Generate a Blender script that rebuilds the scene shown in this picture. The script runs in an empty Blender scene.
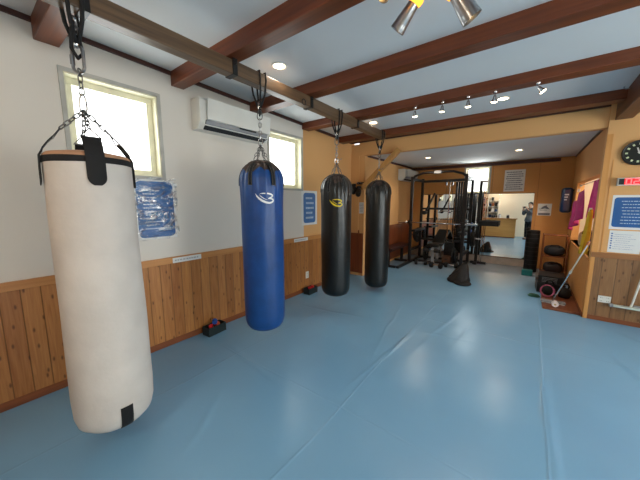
import bpy, bmesh, math, random
from mathutils import Vector, Matrix, noise
random.seed(7)
C = bpy.context.scene.collection
PI = math.pi

# ------------------------------------------------------------------ helpers
def lin(c):
    c = c / 255.0
    return c / 12.92 if c <= 0.04045 else ((c + 0.055) / 1.055) ** 2.4
def rgb(r, g, b): return (lin(r), lin(g), lin(b), 1.0)

def tag(o, label=None, cat=None, group=None, kind=None):
    if label: o['label'] = label
    if cat: o['category'] = cat
    if group: o['group'] = group
    if kind: o['kind'] = kind
    return o

def empty(name, loc=(0, 0, 0), rz=0.0):
    o = bpy.data.objects.new(name, None)
    o.empty_display_size = 0.1
    C.objects.link(o)
    o.location = loc
    o.rotation_euler = (0, 0, rz)
    return o

class MB:
    """collects shapes, builds ONE mesh object"""
    def __init__(self):
        self.v = []; self.f = []; self.m = []
    def add(self, vs, fs, mi=0):
        n = len(self.v)
        self.v += [tuple(p) for p in vs]
        self.f += [tuple(i + n for i in f) for f in fs]
        self.m += [mi] * len(fs)
        return self
    def box(self, x0, x1, y0, y1, z0, z1, mi=0, M=None):
        vs = [(x, y, z) for z in (z0, z1) for y in (y0, y1) for x in (x0, x1)]
        if M is not None: vs = [M @ Vector(p) for p in vs]
        return self.add(vs, [(0, 2, 3, 1), (4, 5, 7, 6), (0, 1, 5, 4), (2, 6, 7, 3), (0, 4, 6, 2), (1, 3, 7, 5)], mi)
    def tube(self, path, r, n=10, mi=0, caps=True, closed=False):
        P = [Vector(p) for p in path]
        rs = r if isinstance(r, (list, tuple)) else [r] * len(P)
        L = len(P); rings = []
        up = None
        for i, p in enumerate(P):
            if closed: t = (P[(i + 1) % L] - P[i - 1])
            elif i == 0: t = P[1] - P[0]
            elif i == L - 1: t = P[-1] - P[-2]
            else: t = (P[i + 1] - P[i]).normalized() + (P[i] - P[i - 1]).normalized()
            if t.length < 1e-9: t = Vector((0, 0, 1))
            t.normalize()
            if up is None:
                up = Vector((0, 0, 1)) if abs(t.z) < 0.9 else Vector((1, 0, 0))
            a = up - t * up.dot(t)
            if a.length < 1e-6: a = t.orthogonal()
            a.normalize(); up = a
            b = t.cross(a)
            rings.append([p + (a * math.cos(2 * PI * k / n) + b * math.sin(2 * PI * k / n)) * rs[i] for k in range(n)])
        vs = [q for rg in rings for q in rg]; fs = []
        for i in range(L if closed else L - 1):
            j = (i + 1) % L
            for k in range(n):
                k2 = (k + 1) % n
                fs.append((i * n + k, i * n + k2, j * n + k2, j * n + k))
        if caps and not closed:
            fs.append(tuple(range(n - 1, -1, -1)))
            fs.append(tuple((L - 1) * n + k for k in range(n)))
        return self.add(vs, fs, mi)
    def lathe(self, prof, n=32, c=(0, 0, 0), mi=0, M=None, fn=None):
        """prof: [(r,z)] about z axis"""
        vs = []; fs = []
        for (r, z) in prof:
            for k in range(n):
                a = 2 * PI * k / n
                rr, zz = (r, z) if fn is None else fn(r, z, a)
                vs.append(Vector((rr * math.cos(a), rr * math.sin(a), zz)))
        for i in range(len(prof) - 1):
            for k in range(n):
                k2 = (k + 1) % n
                fs.append((i * n + k, i * n + k2, (i + 1) * n + k2, (i + 1) * n + k))
        fs.append(tuple(range(n - 1, -1, -1)))
        fs.append(tuple((len(prof) - 1) * n + k for k in range(n)))
        if M is not None: vs = [M @ p for p in vs]
        vs = [p + Vector(c) for p in vs]
        return self.add(vs, fs, mi)
    def disc(self, c, r, nrm, n=24, mi=0, th=0.002):
        q = Vector(nrm).to_track_quat('Z', 'Y').to_matrix().to_4x4()
        return self.lathe([(r, 0), (r, th)], n, c, mi, q)
    def grid(self, fn, nu, nv, mi=0, closed_u=False):
        vs = [fn(i / nu, j / nv) for j in range(nv + 1) for i in range(nu + (0 if closed_u else 1))]
        w = nu if closed_u else nu + 1
        fs = []
        for j in range(nv):
            for i in range(nu):
                i2 = (i + 1) % w
                fs.append((j * w + i, j * w + i2, (j + 1) * w + i2, (j + 1) * w + i))
        return self.add(vs, fs, mi)
    def build(self, name, mats, parent=None, bevel=0.0, smooth=True, ang=35, solid=0.0, subd=0):
        me = bpy.data.meshes.new(name)
        me.from_pydata(self.v, [], self.f)
        if not isinstance(mats, (list, tuple)): mats = [mats]
        for m in mats: me.materials.append(m)
        me.polygons.foreach_set('material_index', self.m)
        bm = bmesh.new(); bm.from_mesh(me)
        bmesh.ops.recalc_face_normals(bm, faces=bm.faces)
        bm.to_mesh(me); bm.free()
        if smooth:
            me.shade_smooth()
            me.set_sharp_from_angle(angle=math.radians(ang))
        o = bpy.data.objects.new(name, me)
        C.objects.link(o)
        if parent is not None: o.parent = parent
        if solid:
            md = o.modifiers.new('Solid', 'SOLIDIFY'); md.thickness = solid; md.offset = 0
        if subd:
            md = o.modifiers.new('Sub', 'SUBSURF'); md.levels = subd; md.render_levels = subd
        if bevel:
            md = o.modifiers.new('Bevel', 'BEVEL'); md.width = bevel; md.segments = 2
            md.limit_method = 'ANGLE'; md.angle_limit = math.radians(40)
        return o

def copy_tree(o, parent=None, loc=None, rz=None):
    c = o.copy(); C.objects.link(c); c.parent = parent
    if loc is not None: c.location = loc
    if rz is not None: c.rotation_euler = (0, 0, rz)
    for ch in list(o.children): copy_tree(ch, c)
    return c

# ------------------------------------------------------------------ materials
def newmat(name):
    m = bpy.data.materials.new(name); m.use_nodes = True
    nt = m.node_tree; b = nt.nodes['Principled BSDF']
    return m, nt, b
def N(nt, t, **kw):
    n = nt.nodes.new(t)
    for k, v in kw.items():
        if k.startswith('i_'): n.inputs[k[2:].replace('_', ' ')].default_value = v
        else: setattr(n, k, v)
    return n
def ramp(nt, stops):
    r = nt.nodes.new('ShaderNodeValToRGB')
    while len(r.color_ramp.elements) < len(stops): r.color_ramp.elements.new(0.5)
    for e, (p, c) in zip(r.color_ramp.elements, stops): e.position = p; e.color = c
    return r
def mathn(nt, op, a, b=None):
    n = nt.nodes.new('ShaderNodeMath'); n.operation = op
    for i, x in enumerate((a, b)):
        if x is None: continue
        if isinstance(x, (int, float)): n.inputs[i].default_value = x
        else: nt.links.new(x, n.inputs[i])
    return n.outputs[0]
def mixc(nt, fac, a, b, mode='MIX'):
    n = nt.nodes.new('ShaderNodeMix'); n.data_type = 'RGBA'; n.blend_type = mode
    for i, x in ((0, fac), (6, a), (7, b)):
        if isinstance(x, (int, float, tuple)): n.inputs[i].default_value = x
        else: nt.links.new(x, n.inputs[i])
    return n.outputs[2]

def plain(name, col, rough=0.6, metal=0.0, var=0.06, scale=8.0, bump=0.0, bscale=60.0, coat=0.0, spec=0.5):
    """procedural: base colour with soft noise variation and optional bump"""
    m, nt, b = newmat(name)
    tc = N(nt, 'ShaderNodeTexCoord')
    ns = N(nt, 'ShaderNodeTexNoise'); ns.inputs['Scale'].default_value = scale; ns.inputs['Detail'].default_value = 4
    nt.links.new(tc.outputs['Object'], ns.inputs['Vector'])
    d = tuple(max(0, c * (1 - var * 2)) for c in col[:3]) + (1,)
    u = tuple(min(1, c * (1 + var * 2)) for c in col[:3]) + (1,)
    r = ramp(nt, [(0.3, d), (0.7, u)])
    nt.links.new(ns.outputs['Fac'], r.inputs['Fac'])
    nt.links.new(r.outputs['Color'], b.inputs['Base Color'])
    b.inputs['Roughness'].default_value = rough
    b.inputs['Metallic'].default_value = metal
    b.inputs['Coat Weight'].default_value = coat
    b.inputs['Specular IOR Level'].default_value = spec
    if bump:
        n2 = N(nt, 'ShaderNodeTexNoise'); n2.inputs['Scale'].default_value = bscale; n2.inputs['Detail'].default_value = 5
        nt.links.new(tc.outputs['Object'], n2.inputs['Vector'])
        bp = N(nt, 'ShaderNodeBump'); bp.inputs['Strength'].default_value = bump; bp.inputs['Distance'].default_value = 0.01
        nt.links.new(n2.outputs['Fac'], bp.inputs['Height'])
        nt.links.new(bp.outputs['Normal'], b.inputs['Normal'])
    return m

def emis(name, col, strength):
    m, nt, b = newmat(name)
    b.inputs['Base Color'].default_value = col
    b.inputs['Emission Color'].default_value = col
    b.inputs['Emission Strength'].default_value = strength
    return m

def wood(name, c1, c2, axis='X', rough=0.5, scale=1.0, coat=0.0):
    """grain running along axis"""
    m, nt, b = newmat(name)
    tc = N(nt, 'ShaderNodeTexCoord')
    mp = N(nt, 'ShaderNodeMapping')
    s = {'X': (0.6, 14, 14), 'Y': (14, 0.6, 14), 'Z': (14, 14, 0.6)}[axis]
    mp.inputs['Scale'].default_value = tuple(q * scale for q in s)
    nt.links.new(tc.outputs['Object'], mp.inputs['Vector'])
    ns = N(nt, 'ShaderNodeTexNoise'); ns.inputs['Scale'].default_value = 2.0; ns.inputs['Detail'].default_value = 8
    ns.inputs['Distortion'].default_value = 0.6
    nt.links.new(mp.outputs['Vector'], ns.inputs['Vector'])
    n2 = N(nt, 'ShaderNodeTexNoise'); n2.inputs['Scale'].default_value = 1.3
    nt.links.new(tc.outputs['Object'], n2.inputs['Vector'])
    r = ramp(nt, [(0.3, c1), (0.7, c2)])
    f = mathn(nt, 'ADD', mathn(nt, 'MULTIPLY', ns.outputs['Fac'], 0.75), mathn(nt, 'MULTIPLY', n2.outputs['Fac'], 0.25))
    nt.links.new(f, r.inputs['Fac'])
    nt.links.new(r.outputs['Color'], b.inputs['Base Color'])
    b.inputs['Roughness'].default_value = rough
    b.inputs['Coat Weight'].default_value = coat
    bp = N(nt, 'ShaderNodeBump'); bp.inputs['Strength'].default_value = 0.15; bp.inputs['Distance'].default_value = 0.004
    nt.links.new(ns.outputs['Fac'], bp.inputs['Height']); nt.links.new(bp.outputs['Normal'], b.inputs['Normal'])
    return m

def planks(name, axis, width, cd, cl, knot=rgb(70, 34, 12), rough=0.45, zc=0.45):
    """vertical tongue-and-groove boards side by side along axis, with knots"""
    m, nt, b = newmat(name)
    tc = N(nt, 'ShaderNodeTexCoord')
    sp = N(nt, 'ShaderNodeSeparateXYZ'); nt.links.new(tc.outputs['Object'], sp.inputs[0])
    u = mathn(nt, 'DIVIDE', sp.outputs[axis], width)
    idx = mathn(nt, 'FLOOR', u); fr = mathn(nt, 'FRACT', u)
    wn = N(nt, 'ShaderNodeTexWhiteNoise'); wn.noise_dimensions = '1D'; nt.links.new(idx, wn.inputs['W'])
    # grain coordinates
    cb = N(nt, 'ShaderNodeCombineXYZ')
    nt.links.new(mathn(nt, 'MULTIPLY', u, 2.2), cb.inputs[0])
    nt.links.new(mathn(nt, 'MULTIPLY', wn.outputs['Value'], 37.0), cb.inputs[1])
    nt.links.new(mathn(nt, 'MULTIPLY', sp.outputs['Z'], 1.3), cb.inputs[2])
    ns = N(nt, 'ShaderNodeTexNoise'); ns.inputs['Scale'].default_value = 2.2; ns.inputs['Detail'].default_value = 7; ns.inputs['Distortion'].default_value = 1.2
    nt.links.new(cb.outputs[0], ns.inputs['Vector'])
    r = ramp(nt, [(0.25, cd), (0.75, cl)])
    f = mathn(nt, 'ADD', mathn(nt, 'MULTIPLY', ns.outputs['Fac'], 0.7), mathn(nt, 'MULTIPLY', wn.outputs['Value'], 0.26))
    nt.links.new(mathn(nt, 'SUBTRACT', f, 0.0), r.inputs['Fac'])
    # knots
    cb2 = N(nt, 'ShaderNodeCombineXYZ')
    nt.links.new(mathn(nt, 'MULTIPLY', u, 1.73), cb2.inputs[0])
    nt.links.new(mathn(nt, 'ADD', mathn(nt, 'MULTIPLY', sp.outputs['Z'], 6.5), mathn(nt, 'MULTIPLY', wn.outputs['Value'], 9.0)), cb2.inputs[1])
    vo = N(nt, 'ShaderNodeTexVoronoi'); vo.voronoi_dimensions = '2D'; vo.inputs['Scale'].default_value = 1.0; vo.inputs['Randomness'].default_value = 1.0
    nt.links.new(cb2.outputs[0], vo.inputs['Vector'])
    kr = ramp(nt, [(0.0, (1, 1, 1, 1)), (0.07, (0.8, 0.8, 0.8, 1)), (0.16, (0, 0, 0, 1))])
    nt.links.new(vo.outputs['Distance'], kr.inputs['Fac'])
    kn = N(nt, 'ShaderNodeTexWhiteNoise'); kn.noise_dimensions = '3D'; nt.links.new(vo.outputs['Color'], kn.inputs['Vector'])
    keep = mathn(nt, 'GREATER_THAN', kn.outputs['Value'], 0.55)
    c = mixc(nt, mathn(nt, 'MULTIPLY', mathn(nt, 'MULTIPLY', kr.outputs['Color'], keep), 0.8), r.outputs['Color'], knot)
    # grooves
    ed = mathn(nt, 'ABSOLUTE', mathn(nt, 'SUBTRACT', fr, 0.5))
    gr = ramp(nt, [(0.455, (0, 0, 0, 1)), (0.49, (1, 1, 1, 1))])
    nt.links.new(ed, gr.inputs['Fac'])
    c = mixc(nt, mathn(nt, 'MULTIPLY', gr.outputs['Color'], 0.6), c, rgb(45, 22, 8))
    nt.links.new(c, b.inputs['Base Color'])
    b.inputs['Roughness'].default_value = rough
    bp = N(nt, 'ShaderNodeBump'); bp.inputs['Strength'].default_value = 0.5; bp.inputs['Distance'].default_value = 0.006; bp.invert = True
    nt.links.new(gr.outputs['Color'], bp.inputs['Height']); nt.links.new(bp.outputs['Normal'], b.inputs['Normal'])
    return m

def wall_paper(name, col, col2, rough=0.85):
    m, nt, b = newmat(name)
    tc = N(nt, 'ShaderNodeTexCoord')
    ns = N(nt, 'ShaderNodeTexNoise'); ns.inputs['Scale'].default_value = 0.9; ns.inputs['Detail'].default_value = 3
    nt.links.new(tc.outputs['Object'], ns.inputs['Vector'])
    r = ramp(nt, [(0.3, col), (0.7, col2)]); nt.links.new(ns.outputs['Fac'], r.inputs['Fac'])
    nt.links.new(r.outputs['Color'], b.inputs['Base Color'])
    b.inputs['Roughness'].default_value = rough
    n2 = N(nt, 'ShaderNodeTexNoise'); n2.inputs['Scale'].default_value = 90; n2.inputs['Detail'].default_value = 3
    nt.links.new(tc.outputs['Object'], n2.inputs['Vector'])
    bp = N(nt, 'ShaderNodeBump'); bp.inputs['Strength'].default_value = 0.12; bp.inputs['Distance'].default_value = 0.004
    nt.links.new(n2.outputs['Fac'], bp.inputs['Height']); nt.links.new(bp.outputs['Normal'], b.inputs['Normal'])
    return m

M_wallw = wall_paper('white_wallpaper', rgb(218, 212, 203), rgb(226, 220, 211))
M_orange = wall_paper('orange_wallpaper', rgb(220, 166, 106), rgb(227, 175, 116))
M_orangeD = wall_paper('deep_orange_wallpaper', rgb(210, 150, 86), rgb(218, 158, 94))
M_ceil = wall_paper('ceiling_paper', rgb(220, 223, 224), rgb(228, 230, 231))
M_cream = wall_paper('cream_wallpaper', rgb(228, 214, 190), rgb(234, 222, 200))
M_beam = wood('dark_beam_wood', rgb(90, 40, 17), rgb(128, 66, 32), 'X', 0.42)
M_beamY = wood('dark_beam_wood_lengthwise', rgb(74, 38, 22), rgb(112, 64, 38), 'Y', 0.45)
M_carrier = wood('carrier_wood', rgb(66, 50, 38), rgb(118, 92, 66), 'Y', 0.4)
M_brace = wood('brace_wood', rgb(178, 128, 66), rgb(205, 152, 88), 'Z', 0.5)
M_trimd = wood('dark_trim_wood', rgb(58, 28, 20), rgb(84, 42, 28), 'Y', 0.5)
M_rail = wood('wainscot_rail_wood', rgb(182, 120, 62), rgb(206, 146, 84), 'Y', 0.45)
M_railX = wood('wainscot_rail_wood_across', rgb(146, 94, 52), rgb(172, 118, 70), 'X', 0.45)
M_base = wood('baseboard_wood', rgb(112, 58, 26), rgb(146, 82, 40), 'Y', 0.5)
M_baseX = wood('baseboard_wood_across', rgb(112, 58, 26), rgb(146, 82, 40), 'X', 0.5)
M_plankY = planks('pine_boards_side', 'Y', 0.106, rgb(150, 90, 40), rgb(198, 136, 74))
M_plankX = planks('pine_boards_front', 'X', 0.128, rgb(118, 80, 48), rgb(160, 116, 74))
M_sidepanel = wood('orange_panel_wood', rgb(206, 142, 74), rgb(222, 160, 90), 'Z', 0.55, 0.5)
M_counter = wood('counter_wood', rgb(196, 140, 72), rgb(222, 170, 98), 'X', 0.5)
M_frame = plain('window_frame_cream', rgb(228, 223, 196), 0.45)
M_frameo = plain('window_casing_grey', rgb(178, 176, 168), 0.5)
M_black = plain('black_powdercoat', rgb(13, 12, 13), 0.45, var=0.1)
M_darkred = plain('dark_brown_powdercoat', rgb(20, 14, 14), 0.45, var=0.1)
M_blackp = plain('black_plastic', rgb(24, 24, 26), 0.45)
M_rubber = plain('black_rubber', rgb(14, 14, 15), 0.7)
M_steel = plain('brushed_steel', rgb(170, 170, 172), 0.28, 1.0)
M_darksteel = plain('dull_chain_steel', rgb(122, 120, 118), 0.38, 1.0)
M_chrome = plain('polished_chrome', rgb(205, 205, 205), 0.15, 1.0)
M_whitep = plain('white_plastic', rgb(226, 224, 216), 0.4, var=0.02)
M_greyp = plain('grey_plastic', rgb(150, 152, 156), 0.45)
M_darkgap = plain('dark_vent', rgb(30, 32, 36), 0.6)
M_strap = plain('black_webbing', rgb(20, 19, 20), 0.8, bump=0.3, bscale=300)
M_stitch = plain('grey_stitching', rgb(120, 118, 112), 0.8)
M_canvas = plain('off_white_canvas', rgb(212, 202, 193), 0.72, var=0.035, scale=5, bump=0.25, bscale=25)
M_tan = plain('tan_leather_top', rgb(188, 140, 106), 0.6)
M_bluev = plain('blue_bag_vinyl', rgb(18, 68, 132), 0.40, var=0.08, bump=0.35, bscale=14)
M_blackv = plain('black_bag_vinyl', rgb(15, 16, 15), 0.32, var=0.1, bump=0.35, bscale=18)
M_topbrown = plain('worn_brown_vinyl_top', rgb(58, 44, 38), 0.5, var=0.4, scale=24, bump=.5, bscale=30)
M_logow = plain('white_print', rgb(235, 235, 235), 0.5)
M_logoy = plain('yellow_print', rgb(226, 196, 30), 0.5)
M_paper = plain('white_paper', rgb(228, 228, 226), 0.6, var=0.01)
M_blueprint = plain('blue_poster_print', rgb(32, 92, 156), 0.35, var=0.05)
M_blueprint2 = plain('pale_blue_poster_print', rgb(74, 118, 172), 0.3, var=0.08)
M_textw = plain('pale_print', rgb(190, 208, 226), 0.5)
M_textd = plain('grey_print', rgb(104, 108, 120), 0.6)
M_textb = plain('blue_print', rgb(60, 90, 160), 0.6)
M_pink = plain('magenta_fabric', rgb(222, 64, 146), 0.75, var=0.1)
M_pink2 = plain('dark_magenta_fabric', rgb(176, 24, 108), 0.75, var=0.1)
M_yellow = plain('yellow_fabric', rgb(214, 176, 40), 0.75)
M_red = plain('red_plastic', rgb(206, 28, 34), 0.4)
M_beige = plain('beige_fabric', rgb(196, 170, 130), 0.8)
M_teal = plain('teal_plastic', rgb(22, 110, 110), 0.45)
M_darkgreen = plain('dark_green_plastic', rgb(20, 34, 34), 0.5)
M_orangep = plain('orange_rubber', rgb(216, 84, 48), 0.5)
M_bluep = plain('blue_rubber', rgb(52, 88, 170), 0.5)
M_brass = plain('brass', rgb(214, 162, 48), 0.3, 1.0)
M_plinth = plain('pale_plinth', rgb(186, 172, 160), 0.35)
M_dblue = plain('dark_blue_gloss', rgb(14, 50, 92), 0.3, coat=0.4)
M_skin = plain('skin', rgb(214, 166, 138), 0.55, var=0.03)
M_shirt = plain('grey_shirt', rgb(104, 108, 112), 0.85)
M_pants = plain('black_trousers', rgb(22, 22, 26), 0.85)
M_hair = plain('black_hair', rgb(20, 16, 14), 0.6)
M_glow = emis('warm_lamp_glow', (1.0, 0.62, 0.2, 1), 3.0)
M_glowo = emis('amber_collar_glow', (1.0, 0.36, 0.03, 1), 1.6)
M_glowc = emis('track_bulb_glow', (1.0, 0.86, 0.62, 1), 9.0)
M_downl = emis('downlight_glow', (1.0, 0.80, 0.52, 1), 7.0)
M_led = emis('red_led_glow', (1.0, 0.10, 0.10, 1), 1.3)
M_clockf = plain('clock_face', rgb(22, 30, 26), 0.35)
M_clockn = plain('clock_marks', rgb(226, 232, 190), 0.5)

def mat_mirror():
    m, nt, b = newmat('mirror_silver')
    tc = N(nt, 'ShaderNodeTexCoord'); ns = N(nt, 'ShaderNodeTexNoise'); ns.inputs['Scale'].default_value = 2
    nt.links.new(tc.outputs['Object'], ns.inputs['Vector'])
    r = ramp(nt, [(0, (0.86, 0.88, 0.87, 1)), (1, (0.9, 0.92, 0.91, 1))]); nt.links.new(ns.outputs['Fac'], r.inputs['Fac'])
    nt.links.new(r.outputs['Color'], b.inputs['Base Color'])
    b.inputs['Metallic'].default_value = 1; b.inputs['Roughness'].default_value = 0.015
    return m
M_mirror = mat_mirror()

def mat_pane():
    m, nt, b = newmat('glowing_frosted_glass')
    out = nt.nodes['Material Output']
    nt.nodes.remove(b)
    tc = N(nt, 'ShaderNodeTexCoord'); ns = N(nt, 'ShaderNodeTexNoise'); ns.inputs['Scale'].default_value = 3
    nt.links.new(tc.outputs['Object'], ns.inputs['Vector'])
    r = ramp(nt, [(0.3, (0.9, 0.93, 0.9, 1)), (0.7, (1, 1, 1, 1))]); nt.links.new(ns.outputs['Fac'], r.inputs['Fac'])
    t = N(nt, 'ShaderNodeBsdfTransparent'); nt.links.new(r.outputs['Color'], t.inputs['Color'])
    g = N(nt, 'ShaderNodeBsdfGlossy'); g.inputs['Roughness'].default_value = 0.1
    mx = N(nt, 'ShaderNodeMixShader'); mx.inputs[0].default_value = 0.06
    nt.links.new(t.outputs[0], mx.inputs[1]); nt.links.new(g.outputs[0], mx.inputs[2])
    em = N(nt, 'ShaderNodeEmission'); em.inputs['Strength'].default_value = 3.0
    r2 = ramp(nt, [(0.3, (0.93, 1.0, 0.93, 1)), (0.6, (1, 1, 1, 1))]); nt.links.new(ns.outputs['Fac'], r2.inputs['Fac'])
    nt.links.new(r2.outputs['Color'], em.inputs['Color'])
    m2 = N(nt, 'ShaderNodeMixShader'); m2.inputs[0].default_value = 0.5      # added emission stands in for daylight in the frosted pane
    nt.links.new(mx.outputs[0], m2.inputs[1]); nt.links.new(em.outputs[0], m2.inputs[2])
    nt.links.new(m2.outputs[0], out.inputs['Surface'])
    return m
M_pane = mat_pane()

def mat_plastic_film():
    m, nt, b = newmat('crinkled_clear_film')
    out = nt.nodes['Material Output']
    tc = N(nt, 'ShaderNodeTexCoord'); ns = N(nt, 'ShaderNodeTexNoise'); ns.inputs['Scale'].default_value = 7; ns.inputs['Detail'].default_value = 4; ns.inputs['Distortion'].default_value = 1.5
    mp = N(nt, 'ShaderNodeMapping'); mp.inputs['Scale'].default_value = (1, .8, 1.5)
    nt.links.new(tc.outputs['Object'], mp.inputs[0]); nt.links.new(mp.outputs[0], ns.inputs['Vector'])
    bp = N(nt, 'ShaderNodeBump'); bp.inputs['Strength'].default_value = 1.0; bp.inputs['Distance'].default_value = 0.05
    nt.links.new(ns.outputs['Fac'], bp.inputs['Height'])
    t = N(nt, 'ShaderNodeBsdfTransparent')
    g = N(nt, 'ShaderNodeBsdfGlossy'); g.inputs['Roughness'].default_value = 0.12; nt.links.new(bp.outputs[0], g.inputs['Normal'])
    r = ramp(nt, [(0.46, (0.06, 0.06, 0.06, 1)), (0.60, (0.6, 0.6, 0.6, 1))]); nt.links.new(ns.outputs['Fac'], r.inputs['Fac'])
    mx = N(nt, 'ShaderNodeMixShader'); nt.links.new(r.outputs['Color'], mx.inputs[0])
    nt.links.new(t.outputs[0], mx.inputs[1]); nt.links.new(g.outputs[0], mx.inputs[2])
    nt.links.new(mx.outputs[0], out.inputs['Surface'])
    return m
M_film = mat_plastic_film()

def mat_floor():
    m, nt, b = newmat('blue_vinyl_mat')
    tc = N(nt, 'ShaderNodeTexCoord')
    n1 = N(nt, 'ShaderNodeTexNoise'); n1.inputs['Scale'].default_value = 0.8; n1.inputs['Detail'].default_value = 4
    nt.links.new(tc.outputs['Object'], n1.inputs['Vector'])
    r = ramp(nt, [(0.3, rgb(120, 168, 203)), (0.7, rgb(130, 178, 211))]); nt.links.new(n1.outputs['Fac'], r.inputs['Fac'])
    sp = N(nt, 'ShaderNodeSeparateXYZ'); nt.links.new(tc.outputs['Object'], sp.inputs[0])
    # wandering seams where the vinyl sheets meet
    wob = N(nt, 'ShaderNodeTexNoise'); wob.inputs['Scale'].default_value = 1.1; nt.links.new(tc.outputs['Object'], wob.inputs['Vector'])
    wv = mathn(nt, 'MULTIPLY', mathn(nt, 'SUBTRACT', wob.outputs['Fac'], 0.5), 0.07)
    def seam(ax, off, per, w):
        u = mathn(nt, 'FRACT', mathn(nt, 'DIVIDE', mathn(nt, 'ADD', mathn(nt, 'ADD', sp.outputs[ax], off), wv), per))
        d = mathn(nt, 'MULTIPLY', mathn(nt, 'ABSOLUTE', mathn(nt, 'SUBTRACT', u, 0.5)), per)
        q = ramp(nt, [(0.0, (1, 1, 1, 1)), (w, (0, 0, 0, 1))]); nt.links.new(d, q.inputs['Fac'])
        return q.outputs['Color']
    sx = seam('X', 0.40, 1.2, 0.012)      # seams at x = 0.2, -1.0, -2.2
    sy = seam('Y', -0.55, 2.0, 0.012)
    s = mathn(nt, 'MAXIMUM', sx, sy)
    c = mixc(nt, mathn(nt, 'MULTIPLY', s, 0.10), r.outputs['Color'], rgb(150, 188, 214))
    # faint scuffs
    ms = N(nt, 'ShaderNodeMapping'); ms.inputs['Scale'].default_value = (3, 1.6, 1); ms.inputs['Rotation'].default_value = (0, 0, 0.3)
    nt.links.new(tc.outputs['Object'], ms.inputs[0])
    n3 = N(nt, 'ShaderNodeTexNoise'); n3.inputs['Scale'].default_value = 1.0; n3.inputs['Detail'].default_value = 2; nt.links.new(ms.outputs[0], n3.inputs['Vector'])
    # toward the far end, painted grey imitates the back wall and window reflection
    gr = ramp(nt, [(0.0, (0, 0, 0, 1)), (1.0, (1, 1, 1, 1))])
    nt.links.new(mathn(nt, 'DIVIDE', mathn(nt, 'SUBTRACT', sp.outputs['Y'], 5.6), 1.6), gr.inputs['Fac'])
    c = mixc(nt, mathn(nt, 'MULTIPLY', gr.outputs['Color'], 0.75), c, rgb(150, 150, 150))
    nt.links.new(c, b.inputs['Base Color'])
    b.inputs['Roughness'].default_value = 0.27
    # wrinkles: broad waves plus a few long creases in the sheet
    n2 = N(nt, 'ShaderNodeTexNoise'); n2.inputs['Scale'].default_value = 1.8; n2.inputs['Detail'].default_value = 1; nt.links.new(tc.outputs['Object'], n2.inputs['Vector'])
    h = mathn(nt, 'ADD', mathn(nt, 'MULTIPLY', n2.outputs['Fac'], 1.0), mathn(nt, 'MULTIPLY', s, 0.18))
    wb2 = mathn(nt, 'MULTIPLY', mathn(nt, 'SUBTRACT', n2.outputs['Fac'], 0.5), 0.12)
    for (ax, ay, bx_, by_, wd, hh) in ((-2.72, 1.64, -1.25, 1.42, .035, .45), (-1.08, 1.5, -.92, 4.2, .02, .25), (-.85, 2.4, -.62, 4.6, .03, .22), (-.55, 2.6, -.40, 4.4, .025, .2), (.20, 3.3, .26, 1.3, .035, .5),
                                      (-.95, 3.1, -.3, 3.25, .03, .25), (-2.6, 2.9, -1.4, 3.1, .03, .3), (-1.9, 1.2, -1.5, .6, .03, .25), (.75, 3.9, 1.1, 2.6, .04, .6), (.9, 4.5, 1.6, 3.6, .04, .5), (-1.5, 4.3, -1.1, 2.2, .02, .2)):
        L = math.hypot(bx_ - ax, by_ - ay); ux, uy = (bx_ - ax) / L, (by_ - ay) / L
        px = mathn(nt, 'SUBTRACT', sp.outputs['X'], ax); py = mathn(nt, 'SUBTRACT', sp.outputs['Y'], ay)
        al = mathn(nt, 'ADD', mathn(nt, 'MULTIPLY', px, ux), mathn(nt, 'MULTIPLY', py, uy))
        ac = mathn(nt, 'ADD', mathn(nt, 'SUBTRACT', mathn(nt, 'MULTIPLY', px, uy), mathn(nt, 'MULTIPLY', py, ux)), wb2)
        e1 = mathn(nt, 'DIVIDE', ac, wd); g = mathn(nt, 'POWER', 2.718, mathn(nt, 'MULTIPLY', mathn(nt, 'MULTIPLY', e1, e1), -1.0))
        c0 = mathn(nt, 'DIVIDE', mathn(nt, 'SUBTRACT', al, L / 2), L / 2); en = mathn(nt, 'MAXIMUM', mathn(nt, 'SUBTRACT', 1.0, mathn(nt, 'MULTIPLY', c0, c0)), 0.0)
        h = mathn(nt, 'ADD', h, mathn(nt, 'MULTIPLY', mathn(nt, 'MULTIPLY', g, en), hh))
    bp = N(nt, 'ShaderNodeBump'); bp.inputs['Strength'].default_value = 0.55; bp.inputs['Distance'].default_value = 0.02
    nt.links.new(h, bp.inputs['Height']); nt.links.new(bp.outputs['Normal'], b.inputs['Normal'])
    return m
M_floor = mat_floor()

# ------------------------------------------------------------------ camera
cam = bpy.data.cameras.new('Camera'); camo = bpy.data.objects.new('Camera', cam); C.objects.link(camo)
CP = Vector((0, 0, 1.5))
camo.location = CP
camo.rotation_euler = (math.radians(90 - 7.9), 0, math.radians(37.3))
cam.sensor_width = 36; cam.lens = 36 * 275.0 / 640.0; cam.clip_start = 0.01
bpy.context.scene.camera = camo

# ------------------------------------------------------------------ room shell
XL, XR = -2.92, 3.3
YH, YB, YR = 4.86, 7.86, -2.1        # header plane, back wall, wall behind the photographer
XL2, XR2 = -2.74, 0.66               # side walls of the back bay
def zc(y): return 2.805 - 0.030 * y  # ceiling height falls a little toward the header
ZB = 2.44
def struct(name, mb, mats, parent=None, **kw):
    o = mb.build(name, mats, parent, **kw)
    if parent is None: tag(o, kind='structure')
    return o

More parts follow.
